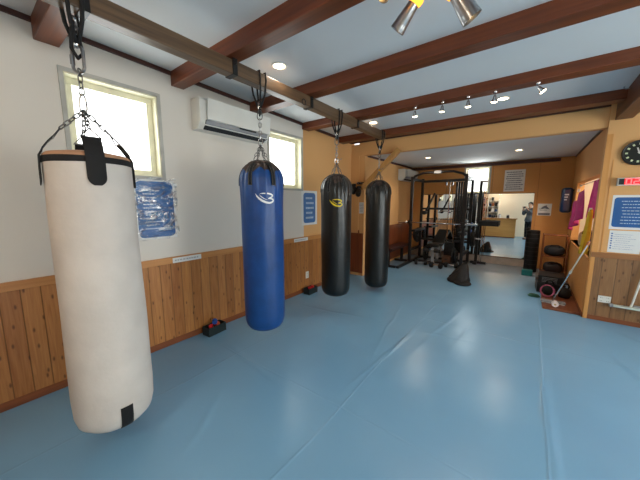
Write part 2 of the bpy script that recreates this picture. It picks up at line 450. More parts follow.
struct('floor', MB().box(XL - .2, XR + .2, YR - .2, YB + .2, -0.1, 0.0), M_floor, smooth=False)
m = MB()
m.add([(XL - .2, YR - .2, zc(YR)), (XR + .2, YR - .2, zc(YR)), (XR + .2, YH + .1, zc(YH)), (XL - .2, YH + .1, zc(YH)),
       (XL - .2, YR - .2, zc(YR) + .15), (XR + .2, YR - .2, zc(YR) + .15), (XR + .2, YH + .1, zc(YH) + .15), (XL - .2, YH + .1, zc(YH) + .15)],
      [(0, 1, 2, 3), (7, 6, 5, 4), (0, 4, 5, 1), (1, 5, 6, 2), (2, 6, 7, 3), (3, 7, 4, 0)])
struct('ceiling', m, M_ceil, smooth=False)
struct('ceiling.001', MB().box(XL2 - .1, XR2 + .1, YH + .11, YB + .2, ZB, ZB + .1), M_ceil, smooth=False)

# left wall with two windows
W1 = (0.60, 1.265, 1.74, 2.49); W2 = (2.68, 3.35, 1.70, 2.46)
YO = 3.395
def wall_with_holes(xa, xb, y0, y1, z1, holes, mi, mb, z0=0.0):
    ys = sorted(holes); y = y0
    for (a, b, c, d) in ys:
        mb.box(xa, xb, y, a, z0, z1, mi); mb.box(xa, xb, a, b, z0, c, mi); mb.box(xa, xb, a, b, d, z1, mi); y = b
    mb.box(xa, xb, y, y1, z0, z1, mi)
m = MB(); wall_with_holes(XL - .16, XL, YR - .2, YO, 2.85, [W1, W2], 0, m)
m.box(XL - .16, XL, YO, YH + .12, 0, 2.85, 1)
struct('wall_left', m, [M_wallw, M_orange], smooth=False)
struct('wall_left.001', MB().box(XL - .16, XL2, YH + .0, YB + .1, 0, 2.6), M_orange, smooth=False)
# header beam over the opening and the wall stub beside it
m = MB(); m.box(XL2, XR2, YH, YH + .12, 2.385, 2.74)
struct('wall_header', m, M_orange, smooth=False)
# clock wall to the right of the opening
m = MB(); m.box(XR2, XR + .1, YH - .03, YH + .09, 0, 2.75)
struct('wall_right', m, M_orange, smooth=False)
# side wall of the back bay with a low opening through it
OP = (4.98, 7.1, 0.78, 1.85)
m = MB(); wall_with_holes(XR2, XR2 + .10, YH + .09, YB + .1, 2.5, [OP], 0, m)
struct('wall_right.001', m, M_orangeD, smooth=False)
# little room seen through the opening
m = MB(); m.box(XR2 + .1, 2.1, YB - .4, YB - .3, 0, 2.5); m.box(2.0, 2.1, YH + .09, YB - .4, 0, 2.5)
struct('wall_alcove', m, M_cream, smooth=False)
struct('ceiling.002', MB().box(XR2 + .1, 2.0, YH + .09, YB - .4, 2.45, 2.5), M_ceil, smooth=False)
# back wall
WB = (-1.375, -0.85, 1.72, 2.34)
m = MB()
x = XL - .1
m.box(x, WB[0], YB, YB + .14, 0, 2.6); m.box(WB[0], WB[1], YB, YB + .14, 0, WB[2]); m.box(WB[0], WB[1], YB, YB + .14, WB[3], 2.6)
m.box(WB[1], XR2 + .1, YB, YB + .14, 0, 2.6)
struct('wall_back', m, M_orangeD, smooth=False)
# panel joints on the back wall
struct('trim_1', MB().box(0.085, 0.10, YB - .008, YB, 0.2, 2.36).box(-0.795, -0.775, YB - .010, YB, 1.72, 2.36), M_rail, smooth=False)
struct('trim_2', MB().box(XL2, 0.42, YB - .05, YB, 2.355, 2.42), M_trimd, smooth=False)
struct('trim_3', MB().box(XL2, XL2 + .03, YH + .12, YB - .05, 2.405, 2.44).box(XR2 - .02, XR2, YH + .12, YB, 2.415, 2.44), M_trimd, smooth=False)
# wall behind the photographer and the right-hand wall with big windows (they light the room and show in the mirror)
struct('wall_rear', MB().box(XL - .1, XR + .1, YR - .12, YR, 0, 2.9), M_cream, smooth=False)
WR1 = (-0.9, 0.9, 0.55, 2.25); WR2 = (1.9, 3.7, 0.55, 2.25)
m = MB(); wall_with_holes(XR, XR + .14, YR - .1, YH + .1, 2.85, [WR1, WR2], 0, m)
struct('wall_right.002', m, M_cream, smooth=False)

def window(name, axis, pos, depth, hole, casing=0.028, fr=0.05, mull=False):
    """axis 'X': wall plane x=pos, room on the side away from depth sign"""
    a0, a1, z0, z1 = hole
    r = empty(name); tag(r, kind='structure')
    def bx(mb, d0, d1, a, b, c, d, mi=0):
        lo, hi = sorted((pos + d0, pos + d1))
        if axis == 'X': mb.box(lo, hi, a, b, c, d, mi)
        else: mb.box(a, b, lo, hi, c, d, mi)
    s = -1 if depth < 0 else 1
    m = MB()   # casing on the wall face
    for q in ((a0 - casing, a1 + casing, z1, z1 + casing), (a0 - casing, a1 + casing, z0 - casing, z0), (a0 - casing, a0, z0, z1), (a1, a1 + casing, z0, z1)):
        bx(m, -s * 0.012, s * 0.01, *q)
    m.build('window_casing', M_frameo, r, smooth=False)
    m = MB()
    t = 0.012
    for q in ((a0, a1, z1 - t, z1), (a0, a1, z0, z0 + t), (a0, a0 + t, z0 + t, z1 - t), (a1 - t, a1, z0 + t, z1 - t)):
        bx(m, -s * .004, depth, *q)
    for q in ((a0 + t, a1 - t, z1 - t - fr, z1 - t), (a0 + t, a1 - t, z0 + t, z0 + t + fr), (a0 + t, a0 + t + fr, z0 + t + fr, z1 - t - fr), (a1 - t - fr, a1 - t, z0 + t + fr, z1 - t - fr)):
        bx(m, depth * .62, depth * .9, *q)
    if mull: bx(m, depth * .62, depth * .9, (a0 + a1) / 2 - .025, (a0 + a1) / 2 + .025, z0, z1)
    m.build('window_frame', M_frame, r, bevel=0.003)
    m = MB(); bx(m, depth * .74, depth * .78, a0 + t, a1 - t, z0 + t, z1 - t); m.build('window_pane', M_pane, r, smooth=False)
    return r
window('window_1', 'X', XL, -0.13, W1)
window('window_2', 'X', XL, -0.13, W2)
window('window_3', 'Y', YB, 0.12, WB, fr=0.03)
window('window_4', 'X', XR, 0.12, WR1, mull=True)
window('window_5', 'X', XR, 0.12, WR2, mull=True)

# wainscot panelling (boards), cap rails, baseboards
ZW = 0.935
struct('wainscot_left', MB().box(XL, XL + .016, YR, YH, 0.06, ZW - .06), M_plankY, smooth=False)
struct('trim_4', MB().box(XL, XL + .028, YR, YH, ZW - .065, ZW), M_rail, bevel=.003)
struct('baseboard_left', MB().box(XL, XL + .022, YR, YH, 0, .065), M_base, bevel=.003)
struct('wainscot_left.001', MB().box(XL2, XL2 + .016, YH, YB - .1, 0.06, ZW - .06).box(XL, XL2 + .12, YH - .012, YH, .06, ZW - .06), wood('dark_bay_wood', rgb(110, 52, 26), rgb(150, 78, 40), 'Z', .5), smooth=False)
struct('trim_5', MB().box(XL2, XL2 + .028, YH, YB, ZW - .065, ZW), M_base, bevel=.003)
YC = YH - .03
struct('wainscot_right', MB().box(XR2 + .025, XR, YC - .014, YC, 0.05, .81), M_plankX, smooth=False)
struct('trim_6', MB().box(XR2 + .0, XR, YC - .026, YC, .81, .875), M_railX, bevel=.003)
struct('trim_7', MB().box(XR2 - .005, XR2 + .035, YC - .026, YC + .05, 0.0, .81), M_sidepanel, bevel=.003)
struct('baseboard_right', MB().box(XR2, XR, YC - .022, YC, 0, .055), M_baseX, bevel=.003)
struct('trim_8', MB().box(XR2 - .004, XR2 + .05, YC - .012, YC, .875, 2.3).box(XR2 + .075, XR2 + .085, YC - .006, YC, .875, 2.0), M_sidepanel, smooth=False)
struct('baseboard_right.001', MB().box(XR2 - .018, XR2, YC, YB, 0, .06), M_base, bevel=.003)
struct('trim_9', MB().box(XR2 - .02, XR2 + .12, OP[0] - .05, OP[1], OP[2] - .03, OP[2]), M_rail, bevel=.003)
struct('wainscot_right.001', MB().box(XR2 - .012, XR2, YC, YB, 0.06, OP[2] - .03), M_sidepanel, smooth=False)
struct('baseboard_back', MB().box(XL2, 0.12, YB - .035, YB, 0, .19), M_plinth, bevel=.004)
# ceiling trims and beams
struct('trim_10', MB().add([(x, y, zc(y) + dz) for dz in (-.036, .01) for y in (YR, YH) for x in (XL, XL + .022)], [(0, 2, 3, 1), (4, 5, 7, 6), (0, 1, 5, 4), (2, 6, 7, 3), (0, 4, 6, 2), (1, 3, 7, 5)]).box(XL + .022, XR2 + .1, YH - .022, YH, 2.625, 2.70), M_trimd, smooth=False)
for i, (ya, yb, zb) in enumerate(((-1.45, -1.3, 2.64), (-0.48, -0.34, 2.64), (0.46, 0.60, 2.645), (1.41, 1.535, 2.63), (2.37, 2.52, 2.62), (3.37, 3.53, 2.61), (4.38, 4.55, 2.575))):
    struct('trim_%d' % (11 + i), MB().box(XL, XR2 + .12 if ya > 4 else XR, ya, yb, zb, 2.80), M_beam, bevel=.006)
struct('trim_18', MB().box(XR2 + .045, XR2 + .19, 3.53, YC, 2.455, 2.74), M_beamY, bevel=.006)

# ------------------------------------------------------------------ carrier beam and its iron straps
CX, CZ = -2.02, 2.51
cb = empty('carrier_beam', (CX, 0, 2.56))
tag(cb, 'long wooden carrier beam under the ceiling beams that the punching bags hang from', 'beam')
m = MB().box(-.047, .043, -1.2, 4.36, -.05, .06)
m.build('timber', M_carrier, cb, bevel=.006)
for y in (0.53, 1.47, 2.445, 3.45):
    mm = MB().box(-.052, .052, y - .022, y + .022, -.055, -.05).box(.046, .052, y - .022, y + .022, -.055, .075).box(-.056, -.05, y - .022, y + .022, -.055, .075)
    mm.tube([(.052, y, .03), (.064, y, .03)], .009, 6)
    mm.build('iron_bracket', M_black, cb, bevel=.001)
for y in (2.30,):
    pts = [(.07, y + .0, -.02 + 0)] 
    mm = MB(); mm.tube([(.06, y + .028 * math.cos(a), -.035 + .028 * math.sin(a)) for a in [k * PI / 8 for k in range(16)]], .004, 6, closed=True)
    mm.build('ring_hook', M_black, cb)

# ------------------------------------------------------------------ chains, carabiners
def link_path(c, t, u, L, W, n=20):
    """elongated link, centre c, long axis t, width axis u"""
    pts = []
    for k in range(n):
        a = 2 * PI * k / n
        x = math.cos(a); y = math.sin(a)
        s = (L - W) / 2 * (1 if x > 0 else -1) + W / 2 * x
        pts.append(c + t * s + u * (W / 2 * y))
    return pts
def chain(mb, p0, p1, L=.034, W=.017, r=.0022):
    p0, p1 = Vector(p0), Vector(p1); d = p1 - p0; n = max(2, round(d.length / (L - 2 * r) )); t = d.normalized()
    a = t.orthogonal().normalized(); b = t.cross(a)
    for i in range(n):
        c = p0 + d * ((i + .5) / n)
        u = a if i % 2 else b
        mb.tube(link_path(c, t, u, d.length / n + 2.4 * r, W), r, 6, closed=True)
def carabiner(mb, top, bot, w, r, u=Vector((.8, .6, 0))):
    top, bot = Vector(top), Vector(bot); d = bot - top; t = d.normalized(); n = 24; pts = []
    for k in range(n):
        a = 2 * PI * k / n
        x = -math.cos(a); y = math.sin(a)
        wd = w * (0.42 + 0.14 * x)
        s = d.length / 2 * (abs(x) ** .8) * (1 if x > 0 else -1)
        pts.append((top + bot) / 2 + t * s + u * (wd * y))
    mb.tube(pts, r, 8, closed=True)

def dirv(az): return Vector((math.cos(az), math.sin(az), 0))

def hanging_gear(root, z_apex, ztop=2.0, strap_w=.045, messy=1.0, hr=.0055):
    """straps looped over the carrier, connector and carabiner down to z_apex; root local = world z"""
    # webbing loop round the carrier, drawn to a point
    R_ = Vector((.8, .6, 0))
    zc_ = 2.34
    for s, off in ((-1, -.035), (1, .03)):
        p = [(0.055, off, 2.625), (.062, off, 2.56), (.05, off * .8, 2.45), (.015, s * .006, zc_)]
        q = [(-.06, off, 2.625), (-.062, off, 2.56), (-.045, off * .8, 2.45), (-.012, s * .006, zc_)]
        mb = MB(); mb.tube(q[::-1] + p[0:], hr, 8)
        mb.build('hanging_strap', M_strap, root)
    mb = MB(); mb.tube([(.03, -.012, 2.44), (.055, -.03, 2.37), (.03, -.03, 2.30), (0, 0, 2.27), (-.02, .03, 2.31), (0, .01, 2.40)], hr * .9, 8)
    mb.build('hanging_strap', M_strap, root)
    mb = MB(); mb.lathe([(.012, 0), (.016, .01), (.016, .05), (.012, .06)], 12, (0, 0, zc_ - .01)); mb.build('swivel', M_chrome, root)

def white_bag():
    r = empty('punching_bag', (CX, 0.487, 0))
    tag(r, 'white canvas punching bag with black top band, nearest to the camera', 'punching bag', 'punching bags hanging from the carrier beam')
    zt = 1.735
    def fn(rr, z, a):
        k = 1 + .006 * math.sin(3 * a + z * 5) + .004 * math.sin(7 * a - z * 9)
        if z < .5: k += .012 * (0.5 - z) * math.sin(a * 2 + 1)
        return rr * k, z
    prof = [(0.02, .130), (.11, .133), (.165, .147), (.194, .178), (.207, .23), (.211, .33), (.209, .5), (.207, .75), (.204, 1.0), (.201, 1.25), (.199, 1.5), (.198, 1.64), (.197, 1.708)]
    prof2 = []
    for i in range(len(prof) - 1):
        for k in range(3):
            t = k / 3; prof2.append((prof[i][0] * (1 - t) + prof[i + 1][0] * t, prof[i][1] * (1 - t) + prof[i + 1][1] * t))
    prof2.append(prof[-1])
    m = MB().lathe(prof2, 64, fn=fn)
    m.build('bag_body', M_canvas, r, ang=60)
    MB().lathe([(.196, 1.703), (.201, 1.706), (.2015, 1.730), (.198, 1.736), (.19, 1.736)], 64).build('top_band', M_strap, r)
    MB().lathe([(.19, 1.72), (.194, 1.730), (.193, 1.746), (.18, 1.758), (.1, 1.774), (.01, 1.778)], 64).build('top_cover', M_tan, r, ang=60)
    apex = Vector((0, 0, 2.0))
    ch = MB(); ds = MB()
    for k in range(4):
        az = math.radians(-6.5 + 90 * k)
        d = dirv(az); tg = Vector((-d.y, d.x, 0))
        w = .041
        sm = MB()
        # strap: from inside edge over the rim and down the side, rounded lower end
        pts = [(.140, 1.84), (.163, 1.812), (.187, 1.775), (.2045, 1.740), (.2075, 1.68), (.2085, 1.62), (.2095, 1.585)]
        def sf(u, v, pts=pts, d=d, tg=tg, w=w, out=0.0):
            i = min(int(v * (len(pts) - 1)), len(pts) - 2); t = v * (len(pts) - 1) - i
            rr = pts[i][0] * (1 - t) + pts[i + 1][0] * t; z = pts[i][1] * (1 - t) + pts[i + 1][1] * t
            ww = w
            if v > .8: ww = w * math.sqrt(max(0.15, 1 - ((v - .8) / .2) ** 2 * .9))
            x = (u * 2 - 1) * ww
            if rr > .19: # follow the round body
                a = x / rr; p = d * (rr * math.cos(a)) + tg * (rr * math.sin(a))
            else: p = d * rr + tg * x
            return (p.x, p.y, z)
        sm.grid(sf, 10, 24)
        sm.build('strap', M_strap, r, solid=.005)
        # triangular ring
        p0 = d * .141; a = Vector((p0.x, p0.y, 1.836)) + tg * .046; b = Vector((p0.x, p0.y, 1.836)) - tg * .046
        c = Vector((d.x * .108, d.y * .108, 1.888))
        MB().tube([a, a * .5 + b * .5, b, b * .5 + c * .5, c, c * .5 + a * .5], .0036, 8, closed=True).build('triangle_ring', M_darksteel, r)
        cc = MB(); chain(cc, c, apex, .040, .020, .0033); cc.build('chain', M_darksteel, r)
    m = MB(); carabiner(m, (0, 0, 2.09), apex - Vector((0, 0, .012)), .045, .004); m.build('carabiner', M_chrome, r)
    m = MB(); chain(m, (0, 0, 2.15), (0, 0, 2.085), .04, .026, .0035); chain(m, (0, 0, 2.215), (0, 0, 2.15), .05, .02, .0035); m.build('chain', M_darksteel, r)
    m = MB(); m.tube(link_path(Vector((0, 0, 2.265)), Vector((0, 0, 1)), Vector((.8, .6, 0)), .135, .062, 28), .0078, 10, closed=True); 
    m.tube([(-.025, -.019, 2.235), (-.025, -.019, 2.285)], .011, 10); m.build('quick_link', M_steel, r)
    hanging_gear(r, 2.33, hr=.010)
    m = MB(); chain(m, (0, 0, 2.47), (0, 0, 2.33), .055, .03, .0055); m.build('chain', M_steel, r)
    # black label sewn near the bottom
    az = math.radians(-1); d = dirv(az); tg = Vector((-d.y, d.x, 0))
    def lf(u, v):
        x = (u * 2 - 1) * .031; z = .155 + v * .145; rr = .211
        for (q1, z1), (q2, z2) in zip(prof[:-1], prof[1:]):
            if z1 <= z <= z2: rr = q1 + (q2 - q1) * (z - z1) / (z2 - z1)
        rr += .006
        a = x / rr; p = d * (rr * math.cos(a)) + tg * (rr * math.sin(a)); return (p.x, p.y, z)
    MB().grid(lf, 6, 6).build('label_patch', M_strap, r, solid=.003)
    return r
wb = white_bag()

LOGO = [  # strokes: list of (x, y, halfwidth); x right, y up, roughly -1..1
    [(-1.0, .62, .02), (-.86, .32, .09), (-.62, -.02, .14), (-.3, -.32, .16), (.08, -.52, .15), (.45, -.6, .13), (.72, -.5, .12), (.86, -.3, .11), (.8, -.1, .10), (.55, -.02, .09), (.3, -.02, .05)],
    [(-.55, .62, .02), (-.2, .66, .08), (.2, .66, .10), (.56, .58, .12), (.78, .42, .11), (.72, .2, .10), (.45, .06, .08), (.3, -.02, .05)],
    [(-.62, .5, .02), (-.4, .2, .06), (-.1, -.05, .05), (.2, -.2, .02)],
]
def logo_on_bag(root, mat, az, zc_, rad, sx=.085, sy=.066):
    m = MB()
    for st in LOGO:
        P = [(Vector((x * sx, y * sy)), w * sy * .9) for (x, y, w) in st]
        # resample
        Q = []
        for i in range(len(P) - 1):
            for k in range(4):
                t = k / 4; Q.append((P[i][0].lerp(P[i + 1][0], t), P[i][1] * (1 - t) + P[i + 1][1] * t))
        Q.append(P[-1])
        vs = []
        for i, (p, w) in enumerate(Q):
            a = Q[max(0, i - 1)][0]; b = Q[min(len(Q) - 1, i + 1)][0]; t = (b - a).normalized(); n = Vector((-t.y, t.x))
            for s in (-1, 1):
                q = p + n * w * s
                an = az + q.x / rad
                vs.append((math.cos(an) * rad, math.sin(an) * rad, zc_ + q.y))
        m.add(vs, [(2 * i, 2 * i + 1, 2 * i + 3, 2 * i + 2) for i in range(len(Q) - 1)])
    return m.build('logo_print', mat, root, smooth=False)

def vinyl_bag(y, mat, label, zb, logo=None, az_logo=0, rr0=.196, zt=1.655, rx=0):
    r = empty('punching_bag', (CX + rx, y, 0))
    tag(r, label, 'punching bag', 'punching bags hanging from the carrier beam')
    body = [(0.01, 0), (.08, .001), (.125, .01), (.158, .03), (.178, .06), (.188, .10), (.191, .16), (.193, .3), (.194, .5), (.195, .7), (.196, .9), (.196, 1.1), (.197, 1.25), (.196, 1.34)]
    k = (zt - zb) / 1.34
    prof = [(a * rr0 / .196, zb + b * (k if b > .2 else 1)) for a, b in body]
    top = [(.194, .03), (.188, .06), (.177, .09), (.160, .12), (.138, .145), (.112, .165), (.085, .178), (.05, .186), (.01, .188)]
    prof += [(a * rr0 / .196, zt + b) for a, b in top]
    P2 = []
    for i in range(len(prof) - 1):
        for j in range(3):
            t = j / 3; P2.append((prof[i][0] * (1 - t) + prof[i + 1][0] * t, prof[i][1] * (1 - t) + prof[i + 1][1] * t))
    P2.append(prof[-1])
    sd = y * 3.1
    def fn(rr, z, a):
        # gathers that fan down from the top
        g = max(0.0, min(1.0, (z - (zt - .28)) / .28)); g2 = g * g
        f = 1 + g2 * .034 * math.sin(17 * a + 2 * math.sin(3 * a + sd) + sd) + g * .010 * math.sin(31 * a + sd)
        f += .006 * math.sin(2 * a + sd + z * 3) + .004 * math.sin(5 * a + z * 11 + sd)
        return rr * f, z
    body_o = MB().lathe(P2, 120, fn=fn)
    for i, f in enumerate(body_o.f):
        zz = sum(body_o.v[q][2] for q in f) / len(f); a = math.atan2(body_o.v[f[0]][1], body_o.v[f[0]][0])
        if zz > zt + .095 + .02 * math.sin(a * 5 + sd) + .012 * math.sin(a * 13): body_o.m[i] = 1
    o = body_o.build('bag_body', [mat, M_topbrown], r, ang=70)
    # cap disc of worn brown vinyl where the gathers meet
    MB().lathe([(.118 * rr0 / .196, zt + .160), (.12, zt + .166), (.09, zt + .186), (.05, zt + .196), (.01, zt + .198)], 48,
               fn=lambda q, z, a: (q * (1 + .05 * math.sin(15 * a)), z)).build('top_cover', M_topbrown, r, ang=70)
    apex = Vector((0, 0, zt + .335))
    for kk in range(6):
        az = math.atan2(-y, 2.02) + math.radians(31 + 60 * kk) ; d = dirv(az); tg = Vector((-d.y, d.x, 0))
        def sf(u, v, d=d, tg=tg):
            z = zt - .035 + v * .225
            # radius from profile
            rr = .197
            for (a1, z1), (a2, z2) in zip(prof[:-1], prof[1:]):
                if z1 <= z <= z2: rr = a1 + (a2 - a1) * (z - z1) / max(1e-6, z2 - z1)
            if z > prof[-2][1]: rr = .075
            rr = max(rr, .07) + .006
            x = (u * 2 - 1) * .02
            p = d * rr + tg * x; return (p.x, p.y, z)
        st = MB().grid(sf, 4, 16).build('strap', M_strap, r, solid=.004)
        sm = MB()
        for s in (-1, 1):
            path = []
            for i in range(13):
                q = Vector(sf(.5 + s * .36, i / 16, d, tg)) + d * .003; path.append(q)
            sm.tube(path, .0012, 4)
        sm.tube([Vector(sf(.5 - .36, 0.0, d, tg)) + d * .003, Vector(sf(.5 + .36, 0.0, d, tg)) + d * .003], .0012, 4)
        sm.build('stitching', M_stitch, st)
        c = d * .068 + Vector((0, 0, zt + .185))
        q = c + Vector((0, 0, .028)) - d * .006
        MB().tube([c + tg * .019, c, c - tg * .019, (c - tg * .01 + q) / 2 - tg * .004, q, (c + tg * .01 + q) / 2 + tg * .004], .0026, 6, closed=True).build('triangle_ring', M_darksteel, r)
        cc = MB(); chain(cc, q, apex, .034, .018, .0024); cc.build('chain', M_darksteel, r)
    m = MB(); m.tube(link_path(apex + Vector((0, 0, .025)), Vector((0, 0, 1)), Vector((.8, .6, 0)), .065, .036, 24), .0042, 8, closed=True)
    m.tube([apex + Vector((.02, .015, .03)), apex + Vector((.052, .04, .055))], .0035, 6); m.build('quick_link', M_chrome, r)
    m = MB(); chain(m, apex + Vector((0, 0, .23)), apex + Vector((0, 0, .05)), .045, .022, .0038); m.build('chain', M_steel, r)
    hanging_gear(r, 2.3, hr=.008)
    m = MB(); carabiner(m, (0, 0, 2.32), (0, 0, apex.z + .22), .05, .0045); m.build('carabiner', M_darksteel, r)
    if logo: logo_on_bag(r, logo, az_logo, zt - (.15 if y < 2 else .17), rr0 + .0045)
    return r
vinyl_bag(1.752, M_bluev, 'blue vinyl punching bag with white logo, second from the camera', .26, M_logow, math.radians(-33), zt=1.68)
vinyl_bag(3.0, M_blackv, 'black punching bag with yellow logo, behind the blue one', .255, M_logoy, math.radians(-56))
vinyl_bag(4.24, M_blackv, 'black punching bag without logo, farthest of the hanging bags beside the diagonal brace', .06, rr0=.2)

# ------------------------------------------------------------------ air conditioners
def air_con(name_label, x, y0, y1, z0, z1, dep, raised=True):
    r = empty('air_conditioner', (x, (y0 + y1) / 2, z0)); tag(r, name_label, 'air conditioner')
    L = (y1 - y0) / 2; H = z1 - z0
    # body: profile in x-z extruded along y
    def extr(prof, ya, yb, mi=0):
        n = len(prof); vs = [(a, ya, b) for a, b in prof] + [(a, yb, b) for a, b in prof]
        fs = [tuple(range(n)), tuple(range(2 * n - 1, n - 1, -1))] + [(i, (i + 1) % n, n + (i + 1) % n, n + i) for i in range(n)]
        return MB().add(vs, fs, mi)
    body = extr([(0, .0), (dep * .55, .0), (dep * .82, .05), (dep * .9, .09), (dep * .9, H * .93), (dep * .8, H), (0, H)], -L, L)
    body.build('housing', M_whitep, r, bevel=.006)
    pan = extr([(dep * .93, .095), (dep * 1.0, .1), (dep * 1.13, H * .97), (dep * 1.07, H * .985)], -L + .07, L - .0)
    pan.build('front_panel', plain('white_gloss_plastic', rgb(232, 232, 226), 0.25, var=.01), r, bevel=.004)
    extr([(dep * .60, .004), (dep * .86, .06), (dep * .91, .09), (dep * .66, .03)], -L + .06, L - .04).build('vent_slot', M_darkgap, r)
    lou = extr([(dep * .88, .058), (dep * .97, .093), (dep * .98, .088), (dep * .90, .050)], -L + .06, L - .04)
    lou.build('louvre', M_greyp, r, bevel=.001)
    extr([(dep * .985, .078), (dep * .995, .092), (dep * .999, .09), (dep * .989, .076)], .0, .24).build('display_strip', M_darkgap, r)
    return r
air_con('white wall-mounted air conditioner on the white wall between the two left windows', XL, 1.60, 2.53, 2.25, 2.56, .19)
air_con('small white air conditioner high on the orange wall behind the last punching bag', XL2, 6.86, 7.75, 2.04, 2.32, .2)

# ------------------------------------------------------------------ posters and notices
def rrect(w, h, r, n=5):
    pts = []
    for cx, cy, a0 in ((w / 2 - r, h / 2 - r, 0), (-w / 2 + r, h / 2 - r, PI / 2), (-w / 2 + r, -h / 2 + r, PI), (w / 2 - r, -h / 2 + r, 1.5 * PI)):
        for k in range(n + 1):
            a = a0 + k / n * PI / 2; pts.append((cx + r * math.cos(a), cy + r * math.sin(a)))
    return pts
def sheet(name, label, cat, c, right, w, h, layers, group=None, th=.002):
    """flat sheet on a wall. right: unit vector to the sheet's right as seen by the viewer. layers: (kind, mat, params)"""
    rt = Vector(right); up = Vector((0, 0, 1)); nm = rt.cross(up)   # toward viewer
    r = empty(name, c); tag(r, label, cat, group)
    def plate(pts, mat, off, nme, par):
        n = len(pts); a = [rt * x + up * y + nm * off for x, y in pts]; b = [rt * x + up * y + nm * (off + th * .5) for x, y in pts]
        return MB().add(a + b, [tuple(range(n - 1, -1, -1)), tuple(range(n, 2 * n))] + [(i, (i + 1) % n, n + (i + 1) % n, n + i) for i in range(n)]).build(nme, mat, par, smooth=False)
    base = plate([(-w / 2, -h / 2), (w / 2, -h / 2), (w / 2, h / 2), (-w / 2, h / 2)], M_paper, .001, 'paper', r)
    for (nme, mat, off, shapes) in layers:
        mb = MB()
        for pts in shapes:
            n = len(pts); mb.add([rt * x + up * y + nm * (.002 + off) for x, y in pts] , [tuple(range(n))])
        mb.build(nme, mat, r, smooth=False)
    return r
def box2(x0, x1, y0, y1): return [(x0, y0), (x1, y0), (x1, y1), (x0, y1)]
def textlines(w, h, rows, seed, fill=.85, th=.45, top=None):
    rnd = random.Random(seed); out = []; rh = h / rows
    for i in range(rows):
        y = h / 2 - (i + .5) * rh; x = -w / 2 + rnd.uniform(0, w * .12); xe = w / 2 - rnd.uniform(0, w * (1 - fill) * 1.6)
        while x < xe:
            l = rnd.uniform(.02, .07) * w * 1.4
            out.append(box2(x, min(x + l, xe), y - rh * th / 2, y + rh * th / 2)); x += l + w * .018
    return out
YV = (0, 1, 0)   # right direction on the left wall (seen from the room) is +Y
s1 = sheet('blue_poster', 'blue poster under crinkled clear film on the white wall below the first window', 'poster', (XL, 1.185, 1.425), YV, .37, .575,
      [('blue_field', M_blueprint, .0005, [rrect(.335, .54, .045)]),
       ('print_lines', M_textw, .001, textlines(.25, .40, 12, 3, .6, .3))])
def ff(u, v):
    y = -.235 + u * .44; z = -.295 + v * .60
    return (.012 + .006 * math.sin(u * 9 + v * 4) + .004 * math.sin(v * 23 + u * 5), y, z)
MB().grid(ff, 24, 30).build('clear_film', M_film, s1)
s1b = MB()
s2 = sheet('blue_poster', 'pale blue poster with white border on the orange wall beside the second window', 'poster', (XL, 3.545, 1.40), YV, .40, .56,
      [('blue_field', M_blueprint2, .0005, [rrect(.31, .49, .05)]),
       ('print_lines', M_textw, .001, textlines(.23, .40, 5, 5, .85, .4))])
XV = (1, 0, 0)
sheet('blue_poster', 'large blue rules poster with white border under the red display on the clock wall', 'poster', (1.03, YC, 1.375), XV, .50, .41,
      [('blue_field', M_blueprint, .0005, [rrect(.465, .355, .03)]),
       ('print_lines', M_textw, .001, textlines(.36, .30, 8, 8, .8, .22))])
sheet('paper_notice', 'white printed sheet taped below the large blue poster on the right', 'notice', (0.93, YC, 1.02), XV, .27, .27,
      [('print_lines', M_textb, .0005, [box2(-.12, -.105, -.09 + .03 * k, -.075 + .03 * k) for k in range(7)] + textlines(.20, .2, 8, 11, .8, .1))])
sheet('paper_notice', 'large grey text notice high on the back wall above the mirror', 'notice', (-.355, YB, 1.985), XV, .39, .49,
      [('print_lines', M_textd, .0005, textlines(.34, .43, 9, 21, .9, .4))])
sheet('paper_notice', 'small grey notice with a dark bar on the orange wall right of the mirror', 'notice', (.24, YB, 1.33), XV, .24, .26,
      [('print_lines', M_textd, .0005, [box2(-.10, .10, -.12, -.075), [(-.09, .0), (0, .03), (.09, .01), (.02, .09), (-.03, .05)], [(-.07, .04), (-.02, .05), (.06, .1), (.0, .085)]] + textlines(.2, .06, 2, 4, .8, .3))])
sheet('paper_notice', 'narrow white notice on the wall end below the black gloves', 'notice', (-2.66, YH + .12 + .001, 1.44), XV, .1, .2, []) if False else None
def strip(label, y0, y1, z0, z1):
    r = empty('label_strip', (XL + .028, (y0 + y1) / 2, (z0 + z1) / 2)); tag(r, label, 'label')
    MB().box(0, .004, -(y1 - y0) / 2, (y1 - y0) / 2, -(z1 - z0) / 2, (z1 - z0) / 2).build('plate', M_paper, r, bevel=.001)
    m = MB(); rnd = random.Random(y0)
    yy = -(y1 - y0) / 2 + .02
    while yy < (y1 - y0) / 2 - .04:
        l = rnd.uniform(.01, .03); m.add([(.0045, yy, -.008), (.0045, yy + l, -.008), (.0045, yy + l, .008), (.0045, yy, .008)], [(0, 1, 2, 3)]); yy += l + .008
    m.build('print_lines', plain('faint_print', rgb(176, 176, 176), .6), r, smooth=False)
strip('white label strip on the wood rail right of the white punching bag', 1.29, 1.60, .872, .925)
strip('white label strip on the wood rail left of the first black punching bag', 3.13, 3.46, .872, .925)

